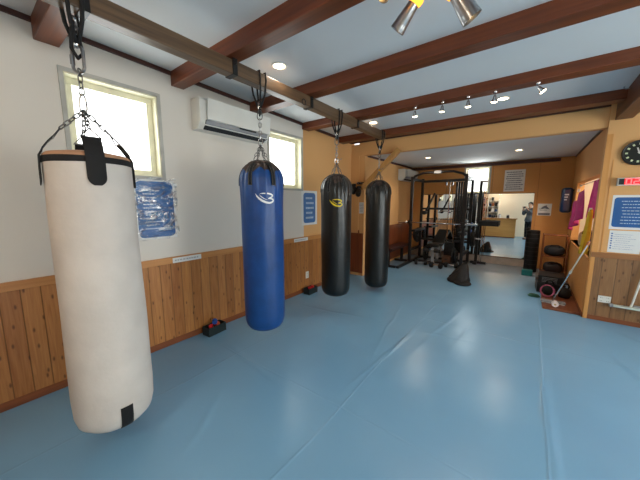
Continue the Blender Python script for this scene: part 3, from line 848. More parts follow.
# outlets / switches
def outlet(label, c, right, w=.07, h=.115, gang=1):
    rt = Vector(right); up = Vector((0, 0, 1)); nm = rt.cross(up)
    r = empty('wall_outlet', c); tag(r, label, 'outlet')
    def bx(mb, x0, x1, y0, y1, z0, z1):
        vs = [rt * x + up * y + nm * z for z in (z0, z1) for y in (y0, y1) for x in (x0, x1)]
        mb.add(vs, [(0, 2, 3, 1), (4, 5, 7, 6), (0, 1, 5, 4), (2, 6, 7, 3), (0, 4, 6, 2), (1, 3, 7, 5)])
    m = MB(); bx(m, -w / 2, w / 2, -h / 2, h / 2, 0, .01); m.build('cover_plate', M_whitep, r, bevel=.002)
    m = MB()
    for g in range(gang):
        cx = (g - (gang - 1) / 2) * w / gang
        for z in (-.02, .02):
            for s in (-.007, .007): bx(m, cx + s - .0015, cx + s + .0015, z - .006, z + .006, .009, .0112)
    m.build('socket_slots', M_darkgap, r, smooth=False)
    return r
outlet('white outlet on the boards above the red and black tray', (XL + .016, 3.45, .285), YV)
outlet('white outlet on the boards between the two black punching bags', (XL + .016, 4.78, .30), YV)
oo = outlet('white double outlet box on the pine boards of the clock wall', (.83, YC - .014, .285), XV, .115, .085, 2)

# ------------------------------------------------------------------ trays with coloured rolls on the floor
def tray(label, x, y, rz, rolls, rl):
    t = empty('storage_tray', (x, y, 0), rz); tag(t, label, 'tray')
    m = MB(); a, b, h, w = .06, .115, .10, .006
    m.box(-a, a, -b, b, 0, w); m.box(-a, -a + w, -b, b, w, h); m.box(a - w, a, -b, b, w, h); m.box(-a + w, a - w, -b, -b + w, w, h); m.box(-a + w, a - w, b - w, b, w, h)
    m.build('tray_shell', M_darkgreen, t, bevel=.003)
    for i, (dx, dy, dz, mt, lab) in enumerate(rolls):
        c, s = math.cos(rz), math.sin(rz)
        o = empty('hand_wrap_roll', (x + dx * c - dy * s, y + dx * s + dy * c, dz), rz + i * .8)
        tag(o, lab + ' ' + rl, 'hand wrap', None)
        R_ = Matrix.Rotation(PI / 2 - .3 * (i % 2), 4, 'X')
        m = MB().lathe([(.004, -.022), (.026, -.022), (.028, -.018), (.028, .018), (.026, .022), (.004, .022)], 20, (0, 0, 0), 0, R_)
        m.build('wrap', mt, o, bevel=.001)
        m = MB(); m.tube([R_ @ Vector(((.004 + .0035 * k / 2) * math.cos(k * .8), (.004 + .0035 * k / 2) * math.sin(k * .8), .0225)) for k in range(14)], .0012, 4); m.build('spiral_edge', M_blackp, o)
rolls = [(-.0, -.07, .035, M_orangep, 'lower orange rolled hand wrap'), (.0, -.005, .0365, M_bluep, 'lower blue rolled hand wrap'), (.0, .07, .036, M_red, 'lower red rolled hand wrap'),
         (0, -.04, .085, M_red, 'top red rolled hand wrap'), (0.0, .035, .088, M_orangep, 'top orange rolled hand wrap'), (.01, .0, .135, M_bluep, 'topmost blue rolled hand wrap')]
tray('dark green tray of rolled wraps at the wall between the white and blue punching bags', -2.80, 1.66, .08, rolls, 'in the tray near the blue bag')
tray('dark tray of rolled wraps at the wall behind the blue punching bag', -2.80, 3.42, .05,
     [(0, -.07, .035, M_bluep, 'lower blue rolled hand wrap'), (0, 0, .0365, M_red, 'lower red rolled hand wrap'), (0, .07, .035, M_blackp, 'lower black rolled hand wrap'), (0, -.03, .088, M_red, 'upper red rolled hand wrap'), (0, .045, .088, M_red, 'upper far red rolled hand wrap')], 'in the tray near the first black bag')

# ------------------------------------------------------------------ brace, gloves on the wall end
br = empty('diagonal_brace', (-2.28, YH - .042, 2.085)); tag(br, 'light wood diagonal brace under the header behind the last punching bag', 'brace')
d = Vector((.72, 0, .66)); Ld = d.length; ang = math.atan2(d.z, d.x)
Mx = Matrix.Rotation(-ang, 4, 'Y')
MB().box(-Ld / 2, Ld / 2, -.04, .04, -.045, .045, 0, Mx).build('timber', M_brace, br, bevel=.004)
m = MB(); m.tube([(.02, -.05, -.02), (.02, -.075, -.03), (.0, -.09, -.06), (.03, -.08, -.085)], .008, 8); m.lathe([(.022, 0), (.026, .006), (.012, .02)], 14, (.02, -.045, -.02), 0, Matrix.Rotation(PI / 2, 4, 'X')); m.build('brass_hook', M_brass, br)

def glove(label, loc, rz, group):
    g = empty('boxing_glove', loc, rz); tag(g, label, 'boxing glove', group)
    def gf(u, v):
        a = u * 2 * PI
        z = -.0 - v * .26
        prof = [(.0, .042), (.12, .046), (.3, .046), (.45, .062), (.62, .074), (.8, .07), (.93, .048), (1.0, .006)]
        for (p, q), (p2, q2) in zip(prof[:-1], prof[1:]):
            if p <= v <= p2: rr = q + (q2 - q) * (v - p) / (p2 - p)
        return (rr * math.cos(a) * 1.0, rr * .85 * math.sin(a) - (.02 if v > .5 else 0), z)
    MB().grid(gf, 20, 16, closed_u=True).build('mitt', M_blackv, g, ang=80)
    MB().tube([(.05, -.0, -.10), (.078, -.02, -.13), (.086, -.03, -.17), (.07, -.035, -.205)], [.02, .026, .026, .016], 12).build('thumb', M_blackv, g, ang=80)
    MB().lathe([(.047, -.055), (.05, -.05), (.05, -.01), (.047, -.004)], 20).build('cuff', M_strap, g)
    g.scale = (.8, .8, .8)
    return g
hk = empty('wall_hook', (-2.70, YH - .01, 1.86)); tag(hk, 'black peg rail on the wall end left of the last punching bag', 'hook')
MB().box(-.07, .10, -.012, .002, -.02, .02).build('hook_plate', M_blackp, hk, bevel=.002)
MB().tube([(-.03, -.01, 0), (-.03, -.06, 0), (-.03, -.07, .02)], .006, 8).build('peg', M_steel, hk)
MB().tube([(.06, -.01, 0), (.06, -.11, 0), (.06, -.12, .02)], .006, 8).build('peg', M_steel, hk)
# the pole that carries hook and notice: slim post at the wall end
struct('trim_19', MB().box(XL2, XL2 + .12, YH + .01, YH + .11, 0, 2.385), M_orange, smooth=False)
struct('trim_20', MB().box(XL2 + .0, XL2 + .19, YH + .02, YH + .1, ZW, 2.385), M_orange, smooth=False) if False else None

glove('black boxing glove hanging on the peg rail nearer the wall between the black bags', (-2.80, YH - .085, 1.85), .3, 'boxing gloves on the peg rail')
glove('black boxing glove hanging on the peg rail farther from the wall between the black bags', (-2.655, YH - .145, 1.80), -.4, 'boxing gloves on the peg rail')
sheet('paper_notice', 'narrow white notice on the wall end below the boxing gloves', 'notice', (-2.675, YH + .009, 1.38), (1, 0, 0), .1, .22, [('print_lines', M_textd, .0005, textlines(.08, .18, 6, 31, .9, .3))])
# ------------------------------------------------------------------ power rack
RX0, RX1, RYF, RYB = -2.30, -1.14, 6.67, 7.46
rack = empty('power_rack', (RX0, RYF, 0)); tag(rack, 'tall black power rack with angled pull-up bar and cable pulleys in front of the mirror', 'power rack')
W_ = RX1 - RX0; D_ = RYB - RYF
def post(x, y, name='upright', h=2.08):
    m = MB().box(x - .03, x + .03, y - .03, y + .03, .05, h)
    o = m.build(name, M_darkred, rack, bevel=.004)
    hm = MB()
    for k in range(24):
        z = .35 + k * .07
        hm.disc((x, y - .0302, z), .011, (0, -1, 0), 8)
    hm.build('adjustment_holes', M_blackp, o, smooth=False)
    MB().box(x - .032, x + .032, y - .032, y + .032, h, h + .01).build('end_cap', M_rubber, o)
    return o
for x in (0, W_):
    for y in (0, D_): post(x, y)
for x in (0, W_):
    MB().box(x - .03, x + .03, -.76, D_ + .10, 0.0, .055).build('base_rail', M_black, rack, bevel=.004)
    MB().box(x - .03, x + .03, 0.03, D_ - .03, 2.0, 2.06).build('top_rail', M_black, rack, bevel=.004)
    MB().box(x - .03, x + .03, 0.03, D_ - .03, .30, .35).build('side_rail', M_black, rack, bevel=.004)
MB().box(.03, W_ - .03, D_ - .03, D_ + .03, 0.02, .07).build('cross_rail', M_black, rack, bevel=.004)
MB().box(.03, W_ - .03, D_ - .03, D_ + .03, 1.99, 2.05).build('cross_rail', M_black, rack, bevel=.004)
MB().box(.03, W_ - .03, .22, .28, .0, .055).build('cross_rail', M_black, rack, bevel=.004)
MB().box(.03, W_ - .03, D_ - .03, D_ + .03, 1.30, 1.35).build('cross_rail', M_black, rack, bevel=.004)
MB().box(.03, W_ - .03, D_ - .025, D_ + .025, .50, .55).build('cross_rail', M_black, rack, bevel=.004)
MB().tube([(0, 0, 2.04), (.07, -.03, 2.10), (.26, -.05, 2.16), (W_ - .26, -.05, 2.16), (W_ - .07, -.03, 2.10), (W_, 0, 2.04)], .026, 12).build('pull_up_bar', M_darkred, rack)
MB().box(W_ / 2 - .075, W_ / 2 + .075, -.085, -.02, 2.13, 2.19).build('name_plate', M_greyp, rack, bevel=.003)
# pulley beam inside and carriages
MB().box(.55, W_ - .03, .42, .48, 1.97, 2.03).build('pulley_beam', M_black, rack, bevel=.004)
for px in (.66, .80):
    m = MB().lathe([(.045, -.012), (.05, -.01), (.038, 0), (.05, .01), (.045, .012)], 20, (px, .45, 1.93), 0, Matrix.Rotation(PI / 2, 4, 'Y'))
    m.build('pulley_wheel', M_blackp, rack)
for px in (.70, .84):
    MB().tube([(px, .62, .1), (px, .62, 1.98)], .012, 10).build('guide_rod', M_chrome, rack)
stk = MB()
for k in range(12): stk.box(.66, .88, .57, .67, .12 + k * .032, .149 + k * .032)
stk.build('weight_stack', M_black, rack, bevel=.002)
for px, z0 in ((.66, 1.25), (.80, .95)):
    MB().tube([(px, .45, 1.9), (px, .45, z0)], .004, 6).build('cable', M_blackp, rack)
m = MB(); m.tube([(.52, .45, 1.24), (.60, .45, 1.28), (.72, .45, 1.28), (.80, .45, 1.24)], .013, 10); m.build('lat_bar', M_chrome, rack)
# jammer arm (black angled arm with roller pad) and safety arms
m = MB(); m.box(-.02, .02, -.02, .02, -.28, .28, 0, Matrix.Translation((.34, .28, 1.45)) @ Matrix.Rotation(math.radians(24), 4, 'Y')); m.build('swing_arm', M_black, rack, bevel=.003)
MB().lathe([(.045, -.07), (.05, -.06), (.05, .06), (.045, .07)], 16, (.24, .26, 1.24), 0, Matrix.Rotation(PI / 2, 4, 'X')).build('roller_pad', M_rubber, rack, bevel=.004)
for x in (0, W_):
    MB().box(x - .045 + (.07 if x == 0 else -.07), x + .045 + (.07 if x == 0 else -.07) , -.02, D_ + .0, .78, .83).build('safety_arm', M_black, rack, bevel=.004)
for z in (.62,):
    for x in (0, W_):
        s = -1 if x == 0 else 1
        MB().tube([(x + s * .03, D_, z), (x + s * .26, D_, z)], .024, 12).build('plate_peg', M_chrome, rack)
for x in (0, W_):
    m = MB().box(x - .04, x + .04, -.11, -.03, .985, 1.0).box(x - .04, x + .04, -.125, -.11, .985, 1.06).box(x - .04, x + .04, -.035, -.03, .93, 1.07)
    m.build('bar_hook', M_black, rack, bevel=.003)
m = MB(); 
for a in range(5): m.box(W_ - .26 + a * .05, W_ - .225 + a * .05, .30, .36, 1.05 - a * .03, 1.95)
m.build('hanging_bands', M_rubber, rack, bevel=.003)

# barbell across the hooks
bb = empty('barbell', ((RX0 + RX1) / 2, RYF - .072, 1.014)); tag(bb, 'silver barbell resting across the front of the power rack', 'barbell')
MB().tube([(-.66, 0, 0), (.66, 0, 0)], .0135, 12).build('shaft', M_chrome, bb)
for s in (-1, 1):
    MB().tube([(s * .66, 0, 0), (s * .665, 0, 0), (s * .675, 0, 0), (s * .676, 0, 0), (s * .86, 0, 0)], [.03, .034, .034, .025, .025], 16).build('sleeve', M_chrome, bb)

def plate_disc(label, loc, R_, th, axis='Y', group=None, mt=None):
    o = empty('weight_plate', loc); tag(o, label, 'weight plate', group)
    Mr = {'Y': Matrix.Rotation(PI / 2, 4, 'X'), 'X': Matrix.Rotation(PI / 2, 4, 'Y'), 'Z': Matrix.Identity(4)}[axis]
    t = th / 2
    MB().lathe([(.026, -t), (.05, -t), (.055, -t * .5), (R_ * .8, -t * .5), (R_ * .86, -t), (R_ * .97, -t), (R_, -t * .7), (R_, t * .7), (R_ * .97, t), (R_ * .86, t), (R_ * .8, t * .5), (.055, t * .5), (.05, t), (.026, t)], 36, (0, 0, 0), 0, Mr).build('disc', mt or M_rubber, o)
    MB().lathe([(.0262, -t * 1.02), (.034, -t * 1.05), (.034, t * 1.05), (.0262, t * 1.02)], 20, (0, 0, 0), 0, Mr).build('hub', M_steel, o)
    return o
wl = [(-.07, .20, 'large black weight plate innermost on the left peg of the power rack'), (-.115, .17, 'middle black weight plate on the left peg of the power rack'), (-.15, .12, 'small black weight plate outermost on the left peg of the power rack')]
for dx, R_, lb in wl:
    plate_disc(lb, (RX0 + dx, RYB, .62), R_, .034, 'X', 'weight plates on the rack')
for dx, R_, lb in ((.07, .20, 'large black weight plate innermost on the right peg of the power rack'), (.115, .17, 'smaller black weight plate outermost on the right peg of the power rack')):
    plate_disc(lb, (RX1 + dx, RYB, .62), R_, .034, 'X', 'weight plates on the rack')

for i, (px, R_, lb_) in enumerate(((-2.08, .19, 'black weight plate standing on the floor by the rear left upright'), (-1.42, .19, 'black weight plate standing on the floor left of the weight stack'), (-1.36, .16, 'smaller black weight plate standing on the floor beside the weight stack'))):
    plate_disc(lb_, (px, 7.28, R_), R_, .04, 'X', 'weight plates standing on the floor')
# bench inside the rack
bn = empty('weight_bench', (-1.78, 6.86, 0)); tag(bn, 'low black weight bench standing inside the power rack', 'bench')
MB().box(-.14, .14, -.1, .32, .43, .50).build('seat_pad', M_blackv, bn, bevel=.02)
MB().box(-.14, .14, -.33, .33, -.03, .035, 0, Matrix.Translation((0, .62, .61)) @ Matrix.Rotation(math.radians(25), 4, 'X')).build('back_pad', M_blackv, bn, bevel=.02)
MB().box(-.03, .03, -.12, .70, .36, .42).build('frame_rail', M_greyp, bn, bevel=.004)
MB().box(-.03, .03, .30, .36, .06, .36).build('frame_post', M_greyp, bn, bevel=.004)
MB().box(-.03, .03, -.10, -.04, .05, .36).build('frame_post', M_greyp, bn, bevel=.004)
MB().box(-.2, .2, -.10, -.04, 0, .05).build('foot', M_steel, bn, bevel=.004)
MB().box(-.2, .2, .58, .64, 0, .05).box(-.03, .03, .58, .64, .05, .4).build('foot', M_steel, bn, bevel=.004)
for s in (-1, 1):
    MB().lathe([(.03, -.07), (.045, -.06), (.045, .06), (.03, .07)], 16, (s * .12, -.17, .36), 0, Matrix.Rotation(PI / 2, 4, 'Y')).build('foam_roller', M_rubber, bn)
MB().tube([(-.18, -.17, .36), (.18, -.17, .36)], .012, 8).build('roller_axle', M_chrome, bn)

# dumbbells on the floor in the rack
def dumbbell(label, loc, rz, L=.17, R_=.062):
    o = empty('dumbbell', loc, rz); tag(o, label, 'dumbbell', 'dumbbells on the floor by the rack')
    MB().tube([(-L / 2, 0, 0), (L / 2, 0, 0)], .014, 10).build('handle', M_chrome, o)
    for s in (-1, 1):
        MB().lathe([(R_ * .8, -.035), (R_, -.025), (R_, .025), (R_ * .8, .035)], 6 * 2, (s * (L / 2 + .02), 0, 0), 0, Matrix.Rotation(PI / 2, 4, 'Y')).build('head', M_rubber, o)
dumbbell('black dumbbell on the floor inside the rack near its left side', (-2.0, 6.62, .063), .3)
dumbbell('black dumbbell on the floor in the middle of the rack front', (-1.62, 6.50, .063), -.2)
dumbbell('black dumbbell on the floor inside the rack near its right side', (-1.35, 6.72, .063), .1)
# plyo boxes (brown) behind
o = empty('wooden_block', (-1.52, 7.07, 0)); tag(o, 'small brown wooden block on the floor inside the power rack', 'block')
MB().box(-.09, .09, -.1, .1, 0, .2).build('block_body', wood('block_wood', rgb(70, 44, 26), rgb(96, 62, 38), 'X'), o, bevel=.004)
MB().box(-.03, .03, -.102, -.0995, .12, .15).build('hand_slot', M_darkgap, o)

# slumped gym bag at the foot of the rack
gb = empty('gym_bag', (-1.0, 5.62, 0)); tag(gb, 'slumped black gym bag on the blue mat in front of the power rack', 'gym bag')
def bagf(u, v):
    a = u * 2 * PI; h = v
    rx = .17 * (1 - h ** 1.1) ** .8 + .028; ry = .14 * (1 - h ** 1.1) ** .8 + .028
    if h < .08: rx *= .86 + h * 1.75; ry *= .86 + h * 1.75
    w = 1 + .07 * math.sin(5 * a + 7 * h) + .05 * math.sin(9 * a - 4 * h)
    return (rx * w * math.cos(a) + h * .10, ry * w * math.sin(a) + h * .12, .002 + h * .34)
m = MB().grid(bagf, 40, 18, closed_u=True)
m.add([(.13, .14, .355)] , [])
m.build('bag_fabric', plain('black_nylon', rgb(18, 18, 20), .55, var=.2, bump=.5, bscale=14), gb, ang=80)
MB().tube([(-.13, -.08, .10), (-.06, -.11, .17), (.03, -.08, .24), (.09, .06, .33)], .010, 8).build('carry_strap', M_strap, gb)
MB().lathe([(.13, 0), (.15, .012), (.14, .035), (.10, .045)], 32, (.11, -.13, 0)).build('base_disc', M_rubber, gb)

# black bench at the mirror on the right of the rack
b2 = empty('flat_bench', (-.78, 7.25, 0)); tag(b2, 'flat black bench between the power rack and the mirror', 'bench') if False else None
if b2 is not None: bpy.data.objects.remove(b2)

# leg-press style low machine left of rack, behind last bag
lb = empty('flat_bench', (-2.53, 6.35, 0)); tag(lb, 'dark flat bench against the left wall behind the last punching bag', 'bench')
MB().box(-.14, .14, -.55, .55, .40, .46).build('pad', plain('dark_red_vinyl', rgb(52, 16, 14), .4), lb, bevel=.015)
MB().box(-.03, .03, -.45, .45, .34, .40).build('frame_rail', M_black, lb, bevel=.003)
for y in (-.42, .42): MB().box(-.18, .18, y - .03, y + .03, 0, .05).box(-.03, .03, y - .03, y + .03, .05, .34).build('leg', M_black, lb, bevel=.003)

# second machine by the mirror: cable column with low foot
cm = empty('cable_column', (-.98, 7.62, 0)); tag(cm, 'slim black and chrome cable column right behind the power rack', 'cable machine')
MB().box(-.03, .03, -.03, .03, .05, 1.98).build('mast', M_black, cm, bevel=.004)
MB().box(-.12, .22, -.04, .04, 0, .05).box(-.04, .04, -.2, .14, 0, .05).build('foot', M_black, cm, bevel=.006)
MB().box(.02, .42, -.07, .07, .93, 1.05).build('arm', M_black, cm, bevel=.006)
for x in (.075, .11): MB().tube([(x, 0, .05), (x, 0, 1.95)], .009, 8).build('guide_rod', M_chrome, cm)
MB().box(-.03, .14, -.03, .03, 1.95, 2.0).build('top_bracket', M_steel, cm, bevel=.003)

# ------------------------------------------------------------------ mirror on the back wall (leans back a touch)
mir = empty('wall_mirror', (-1.16, YB - .06, .19)); tag(mir, 'wide wall mirror covering the lower back wall behind the power rack', 'mirror')
MB().box(-1.20, 1.20, 0, .006, 0, 1.50).build('mirror_glass', M_mirror, mir, smooth=False)
MB().box(-1.205, 1.205, -.004, .012, 1.50, 1.512).box(-1.205, 1.205, -.004, .012, -.012, 0).build('mirror_edge', M_trimd, mir)
mir.rotation_euler = (math.radians(-0.9), 0, math.radians(0.9))

# ------------------------------------------------------------------ right side objects
# dark blue padded box on wall
tb = empty('wall_pad', (.55, 7.50, 1.53)); tag(tb, 'dark blue rounded pad hung high in the corner right of the mirror', 'pad')
MB().box(-.08, .09, -.13, .13, -.25, .25).build('pad_body', M_dblue, tb, bevel=.045)
MB().box(-.04, .05, -.133, -.128, -.02, .14).build('pale_emblem', M_textw, tb, bevel=.001) if False else None
MB().box(.09, .108, -.05, .05, .18, .22).build('mount', M_black, tb)
for k in range(3): MB().box(-.035 + .0, .03 - .012 * k, -.1325, -.1305, .10 - .05 * k, .125 - .05 * k).build('print_mark', M_textw, tb)

# foam roller / speaker standing + teal dumbbell
fr_ = empty('foam_roller', (.09, 7.42, 0)); tag(fr_, 'tall black foam roller standing right of the mirror', 'foam roller')
MB().lathe([(.10, 0), (.115, .01), (.115, .89), (.10, .90)], 32).build('roller_body', M_rubber, fr_, ang=50)
m = MB()
for k in range(9): m.lathe([(.115, -.006), (.119, -.004), (.119, .004), (.115, .006)], 32, (0, 0, .08 + k * .093))
m.build('ridge', M_blackp, fr_)
tl = empty('yoga_block', (.045, 6.98, 0)); tag(tl, 'teal block on the floor in front of the tall foam roller', 'block')
MB().box(-.09, .09, -.06, .06, 0, .12).build('foam_body', M_teal, tl, bevel=.012)

# tiered rack with black bags
wr = empty('shelf_rack', (.43, 6.95, 0)); tag(wr, 'narrow metal shelf rack against the orange side wall beyond the opening', 'shelf rack')
for x in (-.18, .18):
    for y in (-.16, .16):
        MB().tube([(x, y, 0), (x, y, .88)], .011, 8).build('upright', M_base, wr)
for z in (.12, .45, .86):
    m = MB().box(-.18, .18, -.16, .16, z, z + .012); m.build('shelf', M_base, wr, bevel=.002)
def slump(name, label, cat, loc, sx, sy, sz, mat, seed, group=None):
    o = empty(name, loc); tag(o, label, cat, group)
    def f(u, v):
        a = u * 2 * PI; ph = (v - .5) * PI
        c = max(math.cos(ph), 0) ** .6; s = math.copysign(abs(math.sin(ph)) ** .75, math.sin(ph))
        w = 1 + .06 * math.sin(4 * a + seed + 3 * v) + .04 * math.sin(7 * a - seed)
        ca = math.copysign(abs(math.cos(a)) ** .75, math.cos(a)); sa = math.copysign(abs(math.sin(a)) ** .75, math.sin(a))
        return (sx * c * ca * w, sy * c * sa * w, sz + sz * s * (1 + .05 * math.sin(3 * a + seed)) * (1 if v > .5 else .97))
    MB().grid(f, 28, 14, closed_u=True).build('fabric', mat, o, ang=80)
    m = MB(); m.tube([(-sx * .5, -sy * .75, sz * 1.75), (-sx * .35, -sy * .9, sz * 2.15), (sx * .35, -sy * .9, sz * 2.15), (sx * .5, -sy * .75, sz * 1.75)], .009, 8); m.build('handle', M_strap, o)
    return o
MN = plain('black_nylon_bag', rgb(24, 22, 26), .6, var=.2, bump=.5, bscale=14)
slump('kit_bag', 'black kit bag on the middle shelf of the narrow rack', 'bag', (.43, 6.93, .464), .15, .12, .10, MN, 1)
slump('kit_bag', 'dark kit bag on the bottom shelf of the narrow rack', 'bag', (.43, 6.93, .134), .15, .12, .10, plain('brown_black_nylon', rgb(46, 34, 34), .6, var=.2), 3)
# stack of black crates in front
for k, (lb_, w, h, z, x, y) in enumerate((('black ribbed crate, lowest of the pile at the orange side wall', .18, .15, 0, .36, 5.98), ('black ribbed crate on top of the pile at the orange side wall', .165, .11, .163, .37, 6.0))):
    o = empty('storage_crate', (x, y, z), .05 - .1 * k); tag(o, lb_, 'crate', 'black crates at the side wall')
    m = MB().box(-w, w, -.2, .2, 0, .012).box(-w, -w + .01, -.2, .2, .012, h).box(w - .01, w, -.2, .2, .012, h).box(-w + .01, w - .01, -.2, -.19, .012, h).box(-w + .01, w - .01, .19, .2, .012, h)
    m.build('crate_shell', M_blackp, o, bevel=.003)
    m = MB()
    for q in range(4): m.box(-w * .7, w * .5, -.204, -.2, .02 + q * .022, .027 + q * .022)
    m.build('ribs', M_greyp if k else M_blackp, o)
    MB().box(-w - .005, w + .005, -.205, .205, h, h + .012).build('lid', M_blackp, o, bevel=.004)
# kettlebells on the plinth
ps = empty('wooden_platform', (.445, 5.3, 0)); tag(ps, 'low reddish brown wooden platform on the floor under the mop head', 'platform')
MB().box(-.2, .2, -.42, .42, 0, .028).build('platform_board', wood('redbrown_board', rgb(112, 60, 36), rgb(136, 78, 48), 'Y', .4), ps, bevel=.004)
for x, y, R_, lb_, gg in ((.34, 5.60, .085, 'black kettlebell nearest the mat on the low platform', 1), (.52, 5.56, .085, 'black kettlebell nearest the side wall on the low platform', 1)):
    o = empty('kettlebell', (x, y, .028), .3); tag(o, lb_, 'kettlebell')
    MB().lathe([(R_ * .55, 0), (R_ * .8, .01), (R_, R_ * .8), (R_ * .86, R_ * 1.4), (R_ * .5, R_ * 1.75), (.01, R_ * 1.82)], 28).build('bell', M_rubber, o, ang=70)
    MB().tube([(-R_ * .5, 0, R_ * 1.55), (-R_ * .62, 0, R_ * 2.1), (-R_ * .4, 0, R_ * 2.55), (R_ * .4, 0, R_ * 2.55), (R_ * .62, 0, R_ * 2.1), (R_ * .5, 0, R_ * 1.55)], .013, 10).build('handle', M_rubber, o)
# pink ring
o = empty('skipping_rope', (.31, 5.42, .028)); tag(o, 'coiled pink skipping rope standing against the kettlebells', 'rope')
m = MB()
for j in range(2):
    m.tube([(.085 * math.cos(a) * (1 - .1 * j), .012 * j + .06 * (.085 * math.sin(a) + .085) , .1 + .09 * math.sin(a)) for a in [k * 2 * PI / 28 for k in range(28)]], .007, 8, closed=True)
m.build('cord', plain('pink_cord', rgb(196, 96, 130), .5), o)
MB().tube([(.08, .01, .06), (.09, -.03, .012)], .012, 8).build('handle', M_blackp, o)

# green item (resistance band) on floor left of kettlebells
o = empty('resistance_band', (.155, 5.45, 0)); tag(o, 'dark green resistance band coiled on the mat beside the low platform', 'band')
m = MB()
for j in range(2): m.tube([((.07 - .015 * j) * math.cos(a), (.05 - .012 * j) * math.sin(a), .012 + .018 * j) for a in [k * 2 * PI / 24 for k in range(24)]], .011, 6, closed=True)
m.build('band_loop', plain('green_rubber', rgb(28, 84, 62), .5), o)

# floor mop leaning in the corner of the opening
def mop(label, foot, top, hw, rz, mt_head):
    o = empty('floor_mop', foot); tag(o, label, 'mop')
    f = Vector(foot); t = Vector(top) - f
    s = Vector((0, 0, .035))
    MB().tube([s, s + (t - s) * .52], .011, 12).build('lower_pole', M_chrome, o)
    MB().tube([s + (t - s) * .52, t], .009, 12).build('upper_pole', M_whitep, o)
    MB().tube([s + (t - s) * .50, s + (t - s) * .54], .016, 12).build('clamp', M_whitep, o)
    Mr = Matrix.Rotation(rz, 4, 'Z')
    MB().box(-hw, hw, -.045, .045, .012, .034, 0, Mr).build('mop_head', M_greyp, o, bevel=.005)
    MB().box(-hw + .01, hw - .01, -.05, .05, 0.0, .012, 0, Mr).build('mop_pad', mt_head, o, bevel=.004)
    return o, t
o, t = mop('grey floor mop leaning against the corner post of the opening', (.37, 5.15, .028), (.625, 4.80, 1.0), .14, .05, plain('white_pad', rgb(214, 210, 206), .9))
MB().tube([Vector(t) * .955, Vector(t) * 1.0], .015, 12).build('grip', plain('orange_grip', rgb(222, 140, 90), .5), o)
o = empty('paper_roll', (.385, 4.985, .0285)); tag(o, 'small white crumpled roll on the floor in front of the mop head', 'roll')
MB().lathe([(.014, 0), (.036, 0), (.04, .012), (.037, .04), (.04, .062), (.036, .074), (.014, .074)], 20, (0, 0, .04), 0, Matrix.Translation((0, .037, 0)) @ Matrix.Rotation(PI / 2, 4, 'X'), fn=lambda q, z, a: (q * (1 + .06 * math.sin(5 * a + z * 40)), z)).build('tissue', plain('tissue_white', rgb(240, 224, 220), .9), o)
MB().lathe([(.010, -.001), (.0145, -.001), (.0145, .075), (.010, .075)], 16, (0, 0, .04), 0, Matrix.Translation((0, .037, 0)) @ Matrix.Rotation(PI / 2, 4, 'X')).build('core', M_beige, o)

# second mop hung sideways on the clock wall
o = empty('floor_mop', (1.10, YC - .06, .235)); tag(o, 'white flat mop leaning upright against the pine boards of the clock wall', 'mop')
MB().box(-.20, .25, -.04, .03, -.010, .012).build('mop_head', plain('pale_green_plastic', rgb(196, 206, 196), .45), o, bevel=.006)
MB().tube([(-.05, -.0, .01), (-.04, -.0, .06), (.08, .02, .95)], [.013, .011, .011], 12).build('pole', M_whitep, o)
MB().box(-.23, -.195, -.03, .03, -.015, .017).build('end_clip', M_greyp, o, bevel=.003)
MB().box(-.02, .04, .02, .046, -.02, .03).build('wall_bracket', M_greyp, o)

# wall clock
ck = empty('wall_clock', (.935, YC, 2.06)); tag(ck, 'round black wall clock with pale hour marks on the right wall', 'clock')
Mf = Matrix.Rotation(PI / 2, 4, 'X')
MB().lathe([(.10, 0), (.137, 0), (.14, .01), (.14, .03), (.134, .038), (.125, .034), (.124, .018), (.01, .018)], 48, (0, 0, 0), 0, Mf).build('clock_rim', M_blackp, ck)
MB().lathe([(.124, .015), (.124, .0185), (.01, .0185)], 48, (0, 0, 0), 0, Mf).build('clock_face', M_clockf, ck)
m = MB()
for k in range(12):
    a = k * PI / 6; mm = Matrix.Rotation(a, 4, 'Y')
    m.box(-.009, .009, -.021, -.0192, .088, .110, 0, mm)
m.build('hour_marks', M_clockn, ck, smooth=False)
for a, L, w in ((-18, .06, .006), (100, .088, .004)):
    MB().box(-w, w, -.024, -.0225, -.012, L, 0, Matrix.Rotation(math.radians(a), 4, 'Y')).build('hand', M_whitep, ck, smooth=False)
MB().lathe([(.009, .022), (.009, .027)], 12, (0, 0, 0), 0, Mf).build('hub', M_whitep, ck)

# red display / timer on white bracket
tm = empty('interval_timer', (.98, YC, 1.735)); tag(tm, 'red digital display box on the right wall under the clock', 'timer')
MB().box(-.19, .2, -.06, 0, -.045, .045).build('timer_case', M_whitep, tm, bevel=.004)
MB().box(-.18, .19, -.064, -.06, -.034, .034).build('display_window', M_darkgap, tm)
MB().box(-.135, .19, -.0645, -.064, -.034, .034).build('lit_panel', emis('dim_red_glow', (.8, .01, .02, 1), .35), tm, smooth=False)
m = MB()
def seg7(mb, cx, s, code):
    w, h, t = .013 * s, .02 * s, .0042 * s
    S = {'a': (-w, w, h - t, h + t), 'd': (-w, w, -h - t, -h + t), 'g': (-w, w, -t, t), 'f': (-w - t, -w + t, 0, h), 'b': (w - t, w + t, 0, h), 'e': (-w - t, -w + t, -h, 0), 'c': (w - t, w + t, -h, 0)}
    for q in code:
        a, b, c, d = S[q]; mb.box(cx + a, cx + b, -.0665, -.064, c, d)
for i, code in enumerate(('abcdef', 'abged', 'abcdefg', 'abcdef', 'abgcd')): seg7(m, -.10 + i * .062 + (.01 if i > 1 else 0), 1.5, code)
m.build('red_digits', M_led, tm, smooth=False)

